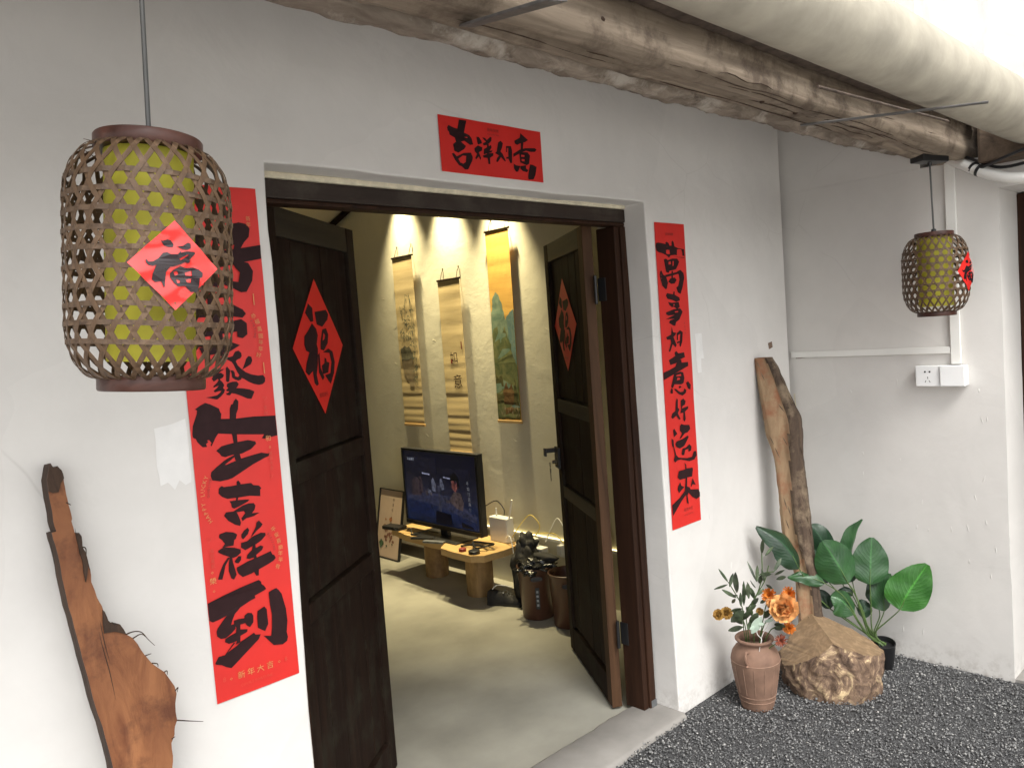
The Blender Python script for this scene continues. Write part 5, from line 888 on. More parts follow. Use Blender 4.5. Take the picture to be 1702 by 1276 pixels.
for k in range(13):                               # drying cracks along the slab
    t0 = rs.uniform(.05, .85); L = rs.uniform(.05, .14); t0 = t0 if t0 < .25 or t0 > .5 else .55; off = rs.uniform(-.008, .004) if t0 < .4 else rs.uniform(-.01, .07)
    def onslab(t):
        z = 1.30 - 1.2 * t; x = .405 + .11 * t + off + .0008 * math.sin(t * 60 + k)
        return Vector((x, -.05 - (1.36 - z) * T_, z)) - Vector(dw.location) + nslab * .0003
    P = [onslab(t0 + L * q / 5) for q in range(6)]
    MB().tube(P, [.0002, .0007, .0009, .0009, .0006, .0002], 5).build('drying_crack', M['driftbark'], dw, smooth=True)
slab_part('bark_patch', DATA['drift_end'], .0002, .004, M['driftbark'])
slab_part('bark_patch', DATA['drift_bark'], .0002, .006, M['driftbark'])
slab_part('bark_patch', DATA['drift_bark2'], .0002, .005, M['driftbark'])
for P in DATA['drift_twigs']:
    pts = catmull([Vector(p) - Vector(dw.location) for p in P], 4)
    L = len(pts); MB().tube(pts, [.0016 * (1 - .7 * i / L) for i in range(L)], 5).build('root_fibre', M['driftbark'], dw, smooth=True)

# ================================================================== TALL LOG, STUMP
tl_ = empty('leaning_log', (3.2, -.15, 0)); tag(tl_, 'tall split weathered log leaning into the corner behind the stump', 'log')
def tall_log():
    P = DATA['log']; c = [Vector(p[:3]) - Vector(tl_.location) for p in P]; w = [p[3] for p in P]
    cc = catmull(c, 8); m = len(cc); n = 40
    ww = []
    for i in range(m):
        t = i / (m - 1) * (len(w) - 1); k = min(int(t), len(w) - 2); ww.append(w[k] + (w[k+1] - w[k]) * (t - k))
    Fd = FW; Rd = Vector((FW.y, -FW.x, 0)); vs = []; fs = []; mi = []
    for i, p in enumerate(cc):
        for k in range(n):
            a = 2 * math.pi * k / n
            x, y = math.cos(a), math.sin(a)           # y < 0 : towards the court
            r = ww[i]
            d = .006 * noise.noise((x * 2, y * 2, p.z * 4)) + .004 * noise.noise((x * 6, y * 6, p.z * 14)) + .0018 * noise.noise((x * 16, y * 16, p.z * 40))
            flat = -.25 + .25 * noise.noise((p.z * 3, 0, 2)) if False else 0
            split = .12 + .5 * noise.noise((p.z * 2.1, 7, 2))     # boundary of the sawn face, wanders up the log
            X = x * (r + d)
            Y = y * (r * .85 + d)
            sawn = (y < 0 and x < split)
            if sawn: Y = max(Y, -r * .55 - .1 * X + d * .4)          # sawn plane cuts the round
            vs.append(p + Rd * X + Fd * (Y + .02))
    for j in range(m - 1):
        for k in range(n):
            q = (k + 1) % n; fs.append((j*n+k, (j+1)*n+k, (j+1)*n+q, j*n+q))
            a = 2 * math.pi * (k + .5) / n; x, y = math.cos(a), math.sin(a); z = cc[j].z
            mi.append(1 if (y < .15 and x < .12 + .5 * noise.noise((z * 2.1, 7, 2)) + .04 * noise.noise((z * 30, 0, 0))) else 0)
    fs.append(tuple(range(n))); mi.append(1); fs.append(tuple(reversed(range((m-1)*n, m*n)))); mi.append(1)
    bark = wood('log_bark', (.024, .015, .010), (.125, .086, .06), 'z', 11, .22, .9, .9, dirt=(.20, .15, .10))
    sap = wood('log_sapwood', (.20, .125, .07), (.40, .28, .165), 'z', 8, .12, .7, .5, dirt=(.25, .10, .05))
    mobj('log_body', vs, fs, [bark, sap], tl_, smooth=True, mi=mi)
    # cracks in the bark
    rs = random.Random(9)
    for k in range(26):
        i = rs.randrange(2, m - 4); a = rs.uniform(-2.6, -.4); r = ww[i]
        st = []
        for s in range(4):
            j = min(m - 1, i + s); x, y = math.cos(a + .06 * s), math.sin(a + .06 * s)
            st.append(cc[j] + Rd * (x * (ww[j] + .001)) + Fd * (y * (ww[j] * .85 + .001) + .02))
        MB().tube(st, [.0006, .0022, .002, .0005], 5).build('bark_ridge', bark, tl_, smooth=True)
tall_log()

sp = empty('tree_stump', (3.06, -.35, 0)); tag(sp, 'squat tree stump with two sloping saw cuts and mottled bark, under the leaning log', 'stump')
def stump():
    bm = bmesh.new()
    n = 150; m = 80; H = .36; vs = []
    ring = []
    for j in range(m + 1):
        z = H * j / m; row = []
        for k in range(n):
            a = 2 * math.pi * k / n; ca, sa = math.cos(a), math.sin(a)
            # x = right in view, y = away
            rx = .172 + .028 * math.sin(math.pi * min(1, z / .26)) ** .8; ry = .150 + .012 * math.sin(z * 9)
            r = 1 + .06 * noise.noise((ca * 1.4, sa * 1.4, z * 3)) + .09 * noise.noise((ca * 3.5, sa * 3.5, z * 9)) + .05 * noise.noise((ca * 9, sa * 9, z * 26)) + .02 * noise.noise((ca * 22, sa * 22, z * 70))
            x = ca * rx * r; y = sa * ry * r
            row.append(bm.verts.new(FWR(x, y, z - .01)))
        ring.append(row)
    for j in range(m):
        for k in range(n):
            q = (k + 1) % n; bm.faces.new((ring[j][k], ring[j][q], ring[j+1][q], ring[j+1][k]))
    bm.faces.new(list(reversed(ring[0]))); bm.faces.new(ring[-1])
    for co, no in ((FWR(-.035, 0, .252), FWRn(-.60, -.22, .78)), (FWR(-.035, 0, .252), FWRn(.36, .05, .93))):
        geom = bm.verts[:] + bm.edges[:] + bm.faces[:]
        res = bmesh.ops.bisect_plane(bm, geom=geom, plane_co=co, plane_no=no, clear_outer=True)
        ed = [e for e in res['geom_cut'] if isinstance(e, bmesh.types.BMEdge)]
        f = bmesh.ops.contextual_create(bm, geom=ed)
        for x in f['faces']: x.material_index = 1
    me = bpy.data.meshes.new('stump_body'); bm.to_mesh(me)
    for p in me.polygons: p.use_smooth = p.material_index == 0
    n_ = NT('mottled_stump'); co = n_.coord((1, 1, .8))
    a = n_.noise(co, 15, 8, .68, 1.6); b = n_.noise(co, 7, 5, .6, .8); c3 = n_.noise(co, 60, 4, .6)
    c = n_.ramp(a, [(.34, (.045, .026, .017)), (.49, (.155, .098, .063)), (.57, (.27, .18, .11)), (.63, (.54, .40, .23))])
    c = n_.mix(n_.ramp(b, [(.42, 0.0), (.62, .6)]), c, (.15, .095, .065))
    nb = n_.bump(a, .9, .012); nb = n_.bump(c3, .3, .003, nb)
    m1 = n_.out(c, .8, nb)
    n2 = NT('sawn_stump'); co = n2.coord((1, 1, 1)); w = n2.n('ShaderNodeTexWave'); w.wave_type = 'RINGS'; w.inputs['Scale'].default_value = 16; w.inputs['Distortion'].default_value = 14; w.inputs['Detail'].default_value = 3
    n2.l(co, w.inputs['Vector']); f = n2.noise(co, 24, 6, .6)
    c = n2.ramp(w.outputs['Fac'], [(.2, (.215, .14, .075)), (.8, (.27, .18, .10))]); c = n2.mix(n2.ramp(f, [(.4, 0.0), (.65, .8)]), c, (.15, .095, .05))
    m2 = n2.out(c, .75, n2.bump(f, .4, .003))
    me.materials.append(m1); me.materials.append(m2)
    me.set_sharp_from_angle(angle=R(50))
    o = bpy.data.objects.new('stump_body', me); COL.objects.link(o); o.parent = sp
    bm.free()
RD = Vector((FW.y, -FW.x, 0))
def FWR(x, y, z): return RD * x + FW * y + Vector((0, 0, z))
def FWRn(x, y, z): return (RD * x + FW * y + Vector((0, 0, z))).normalized()
stump()

# ================================================================== VASE AND BOUQUET
vz = empty('clay_vase', (2.735, -.19, 0)); tag(vz, 'terracotta clay vase with small loop handles, holding the orange flowers', 'vase')
pr = [(.050, .0), (.062, .001), (.064, .008), (.066, .02), (.074, .06), (.083, .11), (.091, .16), (.0945, .185), (.094, .205), (.088, .225), (.076, .243), (.066, .252), (.062, .258), (.063, .264), (.070, .270), (.075, .275), (.0755, .280), (.072, .284), (.066, .284), (.060, .279), (.056, .268), (.057, .255), (.070, .236), (.082, .2)]
MB().lathe(pr, 56, cap1=False).build('vase_body', M['terracotta'], vz, smooth=True, angle=70)
MB().lathe([(.001, .238), (.060, .240)], 24, cap0=False, cap1=False).build('vase_soil', M['peel'], vz)
for zz, r in ((.195, .0948), (.058, .0740), (.038, .0700)):
    MB().lathe([(r - .001, zz - .0018), (r + .0010, zz - .001), (r + .0010, zz + .001), (r - .001, zz + .0018)], 56, cap0=False, cap1=False).build('raised_band', M['terra_line'], vz, smooth=True)
for k in range(14):
    a = 2 * math.pi * k / 14
    pts = []
    for zz in (.07, .10, .13, .16, .182):
        r = np.interp(zz, [.06, .11, .16, .185], [.074, .083, .091, .0945]) + .0006; pts.append((math.cos(a) * r, math.sin(a) * r, zz))
    MB().tube(pts, .0013, 5).build('raised_line', M['terra_line'], vz, smooth=True)
cam_dir = math.atan2(-1.813 + .19, -2.735)
for k, a in enumerate((cam_dir - .35, cam_dir + math.pi - .35)):
    ca, sa = math.cos(a), math.sin(a)
    P = [(.076, .244), (.094, .252), (.106, .244), (.108, .226), (.100, .210), (.092, .204), (.097, .193)]
    MB().tube(catmull([(r * ca, r * sa, z) for r, z in P], 5), .0048, 8).build('loop_handle', M['terracotta'], vz, smooth=True)

bq = empty('flower_bouquet', (2.735, -.19, .25)); tag(bq, 'bouquet of orange flowers and olive leaves standing in the clay vase', 'flowers')
BO = Vector(bq.location)
def simple_leaf(a, b, w, mat, parent, name='leaf', curl=.15, seed=0):
    a = Vector(a); b = Vector(b); d = b - a; L = d.length or .01; t = d.normalized()
    rs = random.Random(seed); view = FW.copy(); view.rotate(Matrix.Rotation(rs.uniform(-.8, .8), 3, t)) if False else None
    side = t.cross(FW).normalized(); side = (Matrix.Rotation(rs.uniform(-.6, .6), 3, t) @ side)
    nn = side.cross(t)
    vs = []; fs = []; n = 7
    for i in range(n + 1):
        u = i / n; wd = w * .5 * math.sin(math.pi * min(1, u * .96 + .02)) ** .75
        c = a + d * u + nn * (L * curl * (u * u - u * .6))
        vs += [c - side * wd + nn * wd * .3, c, c + side * wd + nn * wd * .3]
    for i in range(n):
        for k in range(2): fs.append((i*3+k, (i+1)*3+k, (i+1)*3+k+1, i*3+k+1))
    return mobj(name, vs, fs, mat, parent, smooth=True)
for i, (a, b, w, pale) in enumerate(DATA['small_leaves']):
    simple_leaf(Vector(a) - BO, Vector(b) - BO, w, M['paleleaf'] if pale else M['olive'], bq, seed=i)
for s in DATA['stems']:
    MB().tube(catmull([Vector(p) - BO for p in s], 4), .0022, 6).build('stem', M['stem'], bq, smooth=True)
for s in DATA['twigs']:
    MB().tube(catmull([Vector(p) - BO for p in s], 4), .0016, 6).build('white_twig', M['whitetwig'], bq, smooth=True)
def flower(kind, c, r, seed):
    rs = random.Random(seed); m = MB(); c = Vector(c) - BO
    ax = (-FW + Vector((0, 0, .35)) + Vector((rs.uniform(-.3, .3), rs.uniform(-.3, .3), rs.uniform(-.2, .3)))).normalized()
    q = ax.to_track_quat('Z', 'Y').to_matrix()
    def petal(phi, el, L, W, cup, ruf, r0=0):
        vs = []; fs = []; n = 5; k = 5
        for i in range(n + 1):
            u = i / n
            for j in range(k + 1):
                s = j / k * 2 - 1
                w = W * (math.sin(math.pi * (.12 + .62 * u)) ** .8)
                e = el + cup * u
                rad = r0 + L * u * math.cos(e); z = L * u * math.sin(e) + ruf * u * math.sin(s * 5 + phi * 3) * L + .15 * W * s * s
                x = rad; y = s * w
                vs.append(c + q @ Vector((x * math.cos(phi) - y * math.sin(phi), x * math.sin(phi) + y * math.cos(phi), z)))
        for i in range(n):
            for j in range(k): fs.append((i*(k+1)+j, (i+1)*(k+1)+j, (i+1)*(k+1)+j+1, i*(k+1)+j+1))
        m.add(vs, fs)
    if kind in ('peony', 'yellow', 'petalpatch'):
        L = [(0.05, .95, .44, .35, 7), (.35, .85, .42, .5, 7), (.7, .7, .36, .6, 6), (1.0, .5, .30, .6, 5), (1.25, .32, .22, .5, 4)]
        for el, ll, w, cup, cnt in L:
            for k in range(cnt): petal(2 * math.pi * (k + rs.random() * .5) / cnt, el + rs.uniform(-.1, .1), r * ll, r * w, cup, .12)
        mat = M['oldyellow'] if kind == 'yellow' else M['petal']
    else:
        rows = [(0.0, 1, 22), (.35, .9, 20), (.7, .75, 16), (1.05, .5, 10)]
        for el, ll, cnt in rows:
            for k in range(cnt): petal(2 * math.pi * (k + rs.random()) / cnt, el + rs.uniform(-.15, .15), r * ll * rs.uniform(.85, 1.05), r * (.10 if kind == 'mum' else .06), .3, .05)
        mat = M['mum'] if kind == 'mum' else M['spider']
    m.build({'peony': 'peony', 'petalpatch': 'peony', 'yellow': 'dried_blossom', 'mum': 'chrysanthemum', 'spider': 'coral_blossom'}[kind], mat, bq, smooth=True, angle=180)
for i, (c, r, kind) in enumerate(DATA['flowers']): flower(kind, c, r, i)

# ================================================================== POTTED PLANT
pl = empty('potted_plant', (3.37, -.43, 0)); tag(pl, 'artificial broad-leaved green plant in the corner behind the stump', 'plant')
PO = Vector(pl.location)
pp = MB().lathe([(.036, 0), (.040, .004), (.048, .115), (.0495, .122), (.0455, .122), (.0445, .11), (.0440, .10)], 32).build('plant_pot', M['black'], pl, smooth=True, angle=50)
pp.rotation_euler = (R(6), R(-9), 0)
def broad_leaf(sp_, w, tilt, fold, mat, seed):
    sp_ = [Vector(p) - PO for p in sp_]; cc = catmull(sp_, 5); m = len(cc); k = 10
    rs = random.Random(seed)
    vs = []; fs = []; uvs = []
    L = sum((b - a).length for a, b in zip(cc, cc[1:]))
    for i, c in enumerate(cc):
        u = i / (m - 1); t = (cc[min(i+1, m-1)] - cc[max(i-1, 0)]).normalized()
        side = t.cross(FW).normalized(); side = Matrix.Rotation(tilt, 3, t) @ side; nn = side.cross(t)
        ww = w * .5 * (math.sin(math.pi * (u ** .82) * .965 + .10) ** .62 if 0 < u < 1 else .12)
        for j in range(k + 1):
            s = j / k * 2 - 1
            rip = .0035 * math.sin(u * 16 + seed) * abs(s) ** 2 + .004 * noise.noise((u * 4 + seed, s * 2, 0))
            vs.append(c + side * (ww * s) + nn * (fold * ww * abs(s) ** 1.3 + rip)); uvs.append((u, s))
    for i in range(m - 1):
        for j in range(k): fs.append((i*(k+1)+j, (i+1)*(k+1)+j, (i+1)*(k+1)+j+1, i*(k+1)+j+1))
    for i, v in enumerate(vs):                     # keep the blades off the walls
        w_ = v + PO
        if w_.y > -.006: vs[i] = Vector((v.x, -.006 - PO.y, v.z))
        if w_.x > X1 - .006: vs[i] = Vector((X1 - .006 - PO.x, vs[i].y, v.z))
    o = mobj('leaf', vs, fs, mat, pl, smooth=True)
    uv = o.data.uv_layers.new(name='UVMap')
    for lp in o.data.loops: uv.data[lp.index].uv = uvs[lp.vertex_index]
    return o
kinds = ['leafbright', 'leaf', 'leaf', 'leaf', 'leafdark', 'leafdark', 'leaf', 'leafdark', 'leafdark', 'leafdark', 'leaf', 'leafdark', 'leaf', 'leafdark', 'leafdark']
for i, (spn, w, tilt, fold, pet) in enumerate(DATA['leaves']):
    broad_leaf(spn, w, tilt, fold, M[kinds[i]], i)
    pts = [Vector(p) - PO for p in pet]; pts[0] = Vector((random.uniform(-.015, .015), random.uniform(-.015, .015), .10))
    pts = catmull(pts + [Vector(spn[1]) - PO], 5); L = len(pts)
    MB().tube(pts, [.0036 * (1 - .6 * k / L) for k in range(L)], 7).build('leaf_stalk', M['stem'], pl, smooth=True)
# ================================================================== ROOM CONTENTS
# print materials for the scrolls
def mat_scroll(name, base, dark, line):
    n = NT(name); co = n.coord((.3, .3, 1))
    f = n.noise(co, 70, 3, .6); g = n.noise(n.coord((.05, .05, 1)), 26, 5, .7)
    c = n.ramp(g, [(.35, dark), (.6, base)])
    w = n.n('ShaderNodeTexWave'); w.bands_direction = 'Z'; w.inputs['Scale'].default_value = 55; w.inputs['Distortion'].default_value = .6
    n.l(n.coord(), w.inputs['Vector'])
    c = n.mix(n.math('MULTIPLY', w.outputs['Fac'], line), c, tuple(x * .55 for x in base))
    nb = n.bump(w.outputs['Fac'], .5, .002)
    return n.out(c, .7, nb)
M['mat1'] = mat_scroll('bamboo_mat', (.60, .47, .25), (.50, .38, .19), .25)
M['mat3'] = mat_scroll('golden_bamboo_mat', (.62, .36, .075), (.54, .30, .06), .15)
def flatmat(name, col, col2, sc=30):
    n = NT(name); co = n.coord((1, 1, 1)); f = n.noise(co, sc, 5, .65, .8)
    w = n.n('ShaderNodeTexWave'); w.bands_direction = 'Z'; w.inputs['Scale'].default_value = 55; w.inputs['Distortion'].default_value = .6; n.l(n.coord(), w.inputs['Vector'])
    c = n.ramp(f, [(.35, col), (.65, col2)]); c = n.mix(n.math('MULTIPLY', w.outputs['Fac'], .3), c, tuple(x * .5 for x in col2))
    return n.out(c, .7, None)
M['p_leaf'] = flatmat('ink_wash_leaf', (.12, .14, .10), (.22, .24, .16))
M['p_rock'] = flatmat('ink_wash_rock', (.10, .095, .06), (.24, .22, .14))
M['p_tan'] = flatmat('ink_wash_tan', (.34, .26, .15), (.42, .33, .20))
M['p_teal'] = flatmat('mountain_teal', (.14, .24, .17), (.30, .38, .26), 14)
M['p_green'] = flatmat('mountain_green', (.09, .13, .05), (.26, .26, .10), 14)
M['p_blue'] = flatmat('mountain_blue', (.13, .24, .24), (.24, .33, .26))
M['p_olive'] = flatmat('foreground_olive', (.05, .06, .02), (.17, .15, .05))
M['p_brown'] = flatmat('foreground_brown', (.12, .06, .02), (.24, .14, .05))
XW = 3.25
def hanging(name, y0, y1, z0, z1, mat, label, ridges):
    """y0 > y1 (far to near); hangs 25-35 mm off the wall"""
    root = empty(name, (3.215, (y0 + y1) / 2, z1)); tag(root, label, 'hanging scroll', 'bamboo hanging scrolls on the room wall')
    cy = (y0 + y1) / 2; H = z1 - z0
    def surf(u, v, l): # u = y, v = z
        s = (v - z0) / H
        rp = .0005 * math.sin(v * 130) * max(0, 1 - s * 1.7) + .0016 * noise.noise((v * 18, u * 2, y0))
        return Vector((.002 + rp - l, u - cy, v - z1))
    n = 6; m = 140; vs = []; fs = []
    for side_ in (0, -.0016):
        for j in range(m + 1):
            for i in range(n + 1): vs.append(surf(y0 + (y1 - y0) * i / n, z0 + H * j / m, side_))
    B = (m + 1) * (n + 1)
    for j in range(m):
        for i in range(n):
            a, b, c, d = j*(n+1)+i, j*(n+1)+i+1, (j+1)*(n+1)+i+1, (j+1)*(n+1)+i
            fs.append((a, b, c, d)); fs.append((B+d, B+c, B+b, B+a))
    for j in range(m):
        for i in (0, n):
            a, d = j*(n+1)+i, (j+1)*(n+1)+i; fs.append((a, d, B+d, B+a))
    mobj('bamboo_mat', vs, fs, mat, root)
    MB().tube([(.004, y0 - cy + .008, .002), (.004, y1 - cy - .008, .002)], .0065, 8).build('top_rod', M['doorwood'], root, smooth=True)
    box('bottom_batten', (-.004, y1 - cy - .004, z0 - z1 - .018), (.010, y0 - cy + .004, z0 - z1 - .001), M['benchtop'], root, .002)
    for y in (y0 - cy - .03, y1 - cy + .03):
        MB().tube([(.004, y, .006), (.020, y + .004, .05), (.032, y, .075)], .0022, 6).build('hanging_cord', M['doorwood'], root, smooth=True)
        MB().lathe([(.004, 0), (.004, .01)], 8, (.028, y, .072)).build('wall_pin', M['key'], root)
    for z in ():
        MB().tube([(.0014, y0 - cy, z - z1), (.0014, y1 - cy, z - z1)], .0012, 6).build('raised_slat', mat, root, smooth=True)
    return root, surf
S1, f1 = hanging('hanging_scroll', 2.765, 2.535, .982, 2.137, M['mat1'], 'leftmost bamboo scroll, ink bamboo leaves above a dark rock', (1.245, 1.19, 1.14, 1.09, 1.04, 1.01))
S2, f2 = hanging('hanging_scroll', 2.272, 2.050, .815, 1.932, M['mat1'], 'middle bamboo scroll with two handwritten black characters', (1.20, 1.15, 1.09, 1.03, .98, .94, .89, .85))
S3, f3 = hanging('hanging_scroll', 1.772, 1.568, 1.035, 2.178, M['mat3'], 'rightmost golden scroll painted with green and teal mountains', (1.06,))
rs = random.Random(21)
leaves = []
for (cy, cz, nn) in ((2.62, 1.86, 5), (2.69, 1.79, 7), (2.60, 1.76, 9), (2.66, 1.70, 11), (2.59, 1.66, 9), (2.70, 1.62, 12), (2.64, 1.60, 12), (2.585, 1.54, 8), (2.575, 1.46, 9), (2.58, 1.38, 8), (2.60, 1.30, 7)):
    for k in range(nn):
        y = cy + rs.uniform(-.03, .03); z = cz + rs.uniform(-.03, .03); a = rs.choice([-1, 1]) * rs.uniform(.1, 1.2) - 1.57; L = rs.uniform(.018, .045); w = .0042
        dx, dz = math.cos(a) * L, math.sin(a) * L; px_, pz = -dz / L * w, dx / L * w
        P = [(y, z), (y + dx * .4 + px_, z + dz * .4 + pz), (y + dx, z + dz), (y + dx * .4 - px_, z + dz * .4 - pz)]
        if all(2.54 < p[0] < 2.76 for p in P): leaves.append([P])
for (pts) in ([(2.60, 1.25), (2.58, 1.5), (2.59, 1.75), (2.60, 1.88)], [(2.70, 1.55), (2.665, 1.72), (2.645, 1.88)], [(2.575, 1.25), (2.565, 1.6), (2.575, 1.8)]):
    P = [(y - .0016, z) for y, z in pts] + [(y + .0016, z) for y, z in reversed(pts)]; leaves.append([P])
polyprint('painted_bamboo', leaves, f1, M['p_leaf'], S1, lift=.0022, step=.00001)
def wob(P, amp, seed, k=5):
    out = []
    for i in range(len(P)):
        a, b = P[i], P[(i+1) % len(P)]
        for j in range(k):
            t = j / k; y = a[0] + (b[0]-a[0]) * t; z = a[1] + (b[1]-a[1]) * t
            out.append((y + amp * noise.noise((y * 40, z * 40, seed)), z + amp * noise.noise((y * 40, z * 40, seed + 5))))
    return out
cl_ = lambda P, a, b: [(min(b, max(a, y)), z) for y, z in P]
polyprint('painted_rock', [[cl_(wob([(2.735, 1.42), (2.745, 1.50), (2.70, 1.525), (2.66, 1.52), (2.62, 1.50), (2.60, 1.44), (2.66, 1.425)], .014, 1), 2.54, 2.76)]], f1, M['p_rock'], S1, lift=.0018)
polyprint('painted_pot', [[cl_(wob([(2.735, 1.42), (2.61, 1.43), (2.60, 1.30), (2.62, 1.24), (2.56, 1.235), (2.66, 1.24), (2.68, 1.28), (2.72, 1.32)], .006, 2), 2.54, 2.76)]], f1, M['p_tan'], S1, lift=.0014)
for ch, z, y, s in (('如', 1.423, 2.16, .082), ('意', 1.265, 2.135, .095)):
    text_mesh(ch, s, f2(y, z, .0026), (0, -1, .08), (0, .08, 1), M['ink'], S2, 'character')
for y, z, w, h_ in ((2.185, 1.405, .016, .026), (2.075, 1.505, .010, .05)):
    polyprint('red_seal', [[[(y - w/2, z - h_/2), (y + w/2, z - h_/2), (y + w/2, z + h_/2), (y - w/2, z + h_/2)]]], f2, M['darkred'], S2, lift=.0024)
a, b = 1.5695, 1.7705
mount = [('p_blue', wob([(a, 1.05), (a, 1.70), (1.60, 1.69), (1.63, 1.66), (1.66, 1.6), (1.66, 1.05)], .01, 3)),
         ('p_teal', wob([(b, 1.2), (b, 1.68), (1.755, 1.73), (1.74, 1.79), (1.715, 1.815), (1.69, 1.79), (1.665, 1.74), (1.65, 1.66), (1.63, 1.62), (1.62, 1.2)], .010, 4)),
         ('p_green', wob([(b, 1.05), (b, 1.60), (1.74, 1.64), (1.72, 1.62), (1.70, 1.50), (1.68, 1.56), (1.655, 1.60), (1.62, 1.5), (1.60, 1.42), (a, 1.36), (a, 1.05)], .012, 5)),
         ('p_olive', wob([(b, 1.04), (b, 1.34), (1.74, 1.28), (1.72, 1.36), (1.70, 1.22), (1.66, 1.14), (1.62, 1.2), (1.60, 1.30), (1.585, 1.2), (a, 1.1), (a, 1.04)], .014, 6)),
         ('p_brown', wob([(1.70, 1.07), (1.71, 1.20), (1.68, 1.27), (1.66, 1.22), (1.63, 1.26), (1.61, 1.20), (1.63, 1.10), (1.66, 1.08)], .012, 7))]
for i, (mt, P) in enumerate(mount):
    polyprint('painted_mountain', [[cl_(P, a, b)]], f3, M[mt], S3, lift=.0014 + .0003 * i)
tw = []
for k in range(26):
    y = rs.uniform(a + .01, b - .01); z = rs.uniform(1.045, 1.10); L = rs.uniform(.02, .06); a_ = 1.57 + rs.uniform(-.7, .7)
    P = [(y, z), (y + math.cos(a_) * L * .5 + .002, z + math.sin(a_) * L * .5), (y + math.cos(a_) * L, z + math.sin(a_) * L), (y + math.cos(a_) * L * .5 - .002, z + math.sin(a_) * L * .5)]
    tw.append([cl_(P, a, b)])
polyprint('painted_grass', tw, f3, M['p_tan'], S3, lift=.0032, step=.00001)

# spotlights over the scrolls
def spot(y, x, z, energy, label):
    r = empty('ceiling_spotlight', (x, y, z)); tag(r, label, 'spotlight', 'small ceiling spotlights over the scrolls')
    MB().lathe([(.030, .0), (.034, .004), (.034, .085), (.020, .10), (.006, .102)], 24, cap0=False).build('lamp_housing', M['black'], r, smooth=True, angle=50)
    zc = 3.56 - .2954 * y - .012
    MB().tube([(0, 0, .10), (0, 0, zc - z)], .006, 8).build('lamp_stem', M['black'], r, smooth=True)
    ld = bpy.data.lights.new('spot', 'SPOT'); ld.energy = energy; ld.color = (1.0, .85, .50); ld.spot_size = R(60); ld.spot_blend = 1.0; ld.shadow_soft_size = .02
    lo = bpy.data.objects.new('spot', ld); COL.objects.link(lo); lo.parent = r; lo.location = (0, 0, -.012)
    lo.rotation_euler = (0, 0, 0)
for y, z, e, lab in ((2.65, 2.78, 100, 'spotlight above the leftmost scroll'), (2.165, 2.72, 100, 'spotlight above the middle scroll'), (1.67, 2.66, 110, 'spotlight above the rightmost scroll')): spot(y, XW - 0.125, z, e, lab)

# LED ledge at the foot of the wall
ld = empty('light_ledge', (XW, 1.5, .33)); tag(ld, 'glowing warm LED strip on a white ledge low on the room wall', 'light strip')
box('ledge', (-.014, -1.2, -.012), (-.001, 1.0, .006), M['whiteplastic'], ld, .002)
box('led_strip', (-.011, -1.19, .0065), (-.004, .99, .010), emis('warm_led', (1.0, .80, .38), 1.8), ld)

# picture frame on the floor
pf = empty('framed_picture', (3.1, 2.955, 0)); tag(pf, 'tall narrow framed flower painting standing on the room floor', 'picture')
pf.rotation_euler = (0, R(11), 0)
box('backing', (-.004, -.142, .008), (.004, .142, .492), simple('picture_paper', (.58, .44, .34), .6, .04, 10, .0), pf)
for p, q in (((-.014, -.150, 0), (.006, -.1425, .50)), ((-.014, .1425, 0), (.006, .150, .50)), ((-.014, -.142, 0), (.006, .142, .0075)), ((-.014, -.142, .4925), (.006, .142, .50))):
    box('frame_bar', p, q, M['black'], pf, .001)
pfs = lambda u, v, l: Vector((-.0045 - l, u, v))
bl = []; rs = random.Random(3)
def blob(y, z, r, n=9): return [(y + math.cos(i * 6.283 / n) * r * rs.uniform(.6, 1.2), z + math.sin(i * 6.283 / n) * r * rs.uniform(.6, 1.2)) for i in range(n)]
P1 = simple('paint_brown', (.30, .14, .10), .6, .4, 50, 0); P2 = simple('paint_orange', (.50, .20, .09), .6, .4, 50, 0); P3 = simple('paint_green', (.07, .13, .07), .6, .4, 50, 0)
polyprint('painted_petals', [[blob(rs.uniform(-.06, .08), rs.uniform(.12, .24), rs.uniform(.006, .016))] for k in range(26)], pfs, P1, pf, lift=.0006, step=.00002)
for q in (blob(-.01, .285, .020), blob(.05, .28, .010), blob(.02, .22, .012)): polyprint('painted_flower', [[q]], pfs, P2, pf, lift=.0014)
for q in (blob(.088, .105, .034), blob(.02, .09, .010), blob(-.05, .11, .008)): polyprint('painted_leaf', [[q]], pfs, P3, pf, lift=.0018)
for i, ch in enumerate('荷清花'): text_mesh(ch, .022, (-.0055, -.03 + .004 * i, .425 - .038 * i), (0, -1, 0), (0, 0, 1), M['ink'], pf, 'character')

# bench
bn = empty('log_bench', (2.98, 2.08, 0)); tag(bn, 'low log-legged plank bench under the television', 'bench')
bo = [(2.935, 2.62), (2.89, 2.40), (2.875, 2.10), (2.885, 1.99), (2.815, 1.93), (2.80, 1.80), (2.805, 1.64), (2.85, 1.575), (3.00, 1.56), (3.16, 1.58), (3.18, 2.1), (3.17, 2.62)]
bo = wob(bo, .006, 3, 3); bo = [(x - 2.98, y - 2.08) for x, y in bo]
n = len(bo)
o = mobj('bench_top', [(x, y, .262) for x, y in bo] + [(x, y, .302) for x, y in bo], [tuple(range(n)), tuple(reversed(range(n, 2*n)))] + [(i, i + n, (i+1) % n + n, (i+1) % n) for i in range(n)], M['benchtop'], bn)
bm = bmesh.new(); bm.from_mesh(o.data); bmesh.ops.recalc_face_normals(bm, faces=bm.faces); bm.to_mesh(o.data); bm.free()
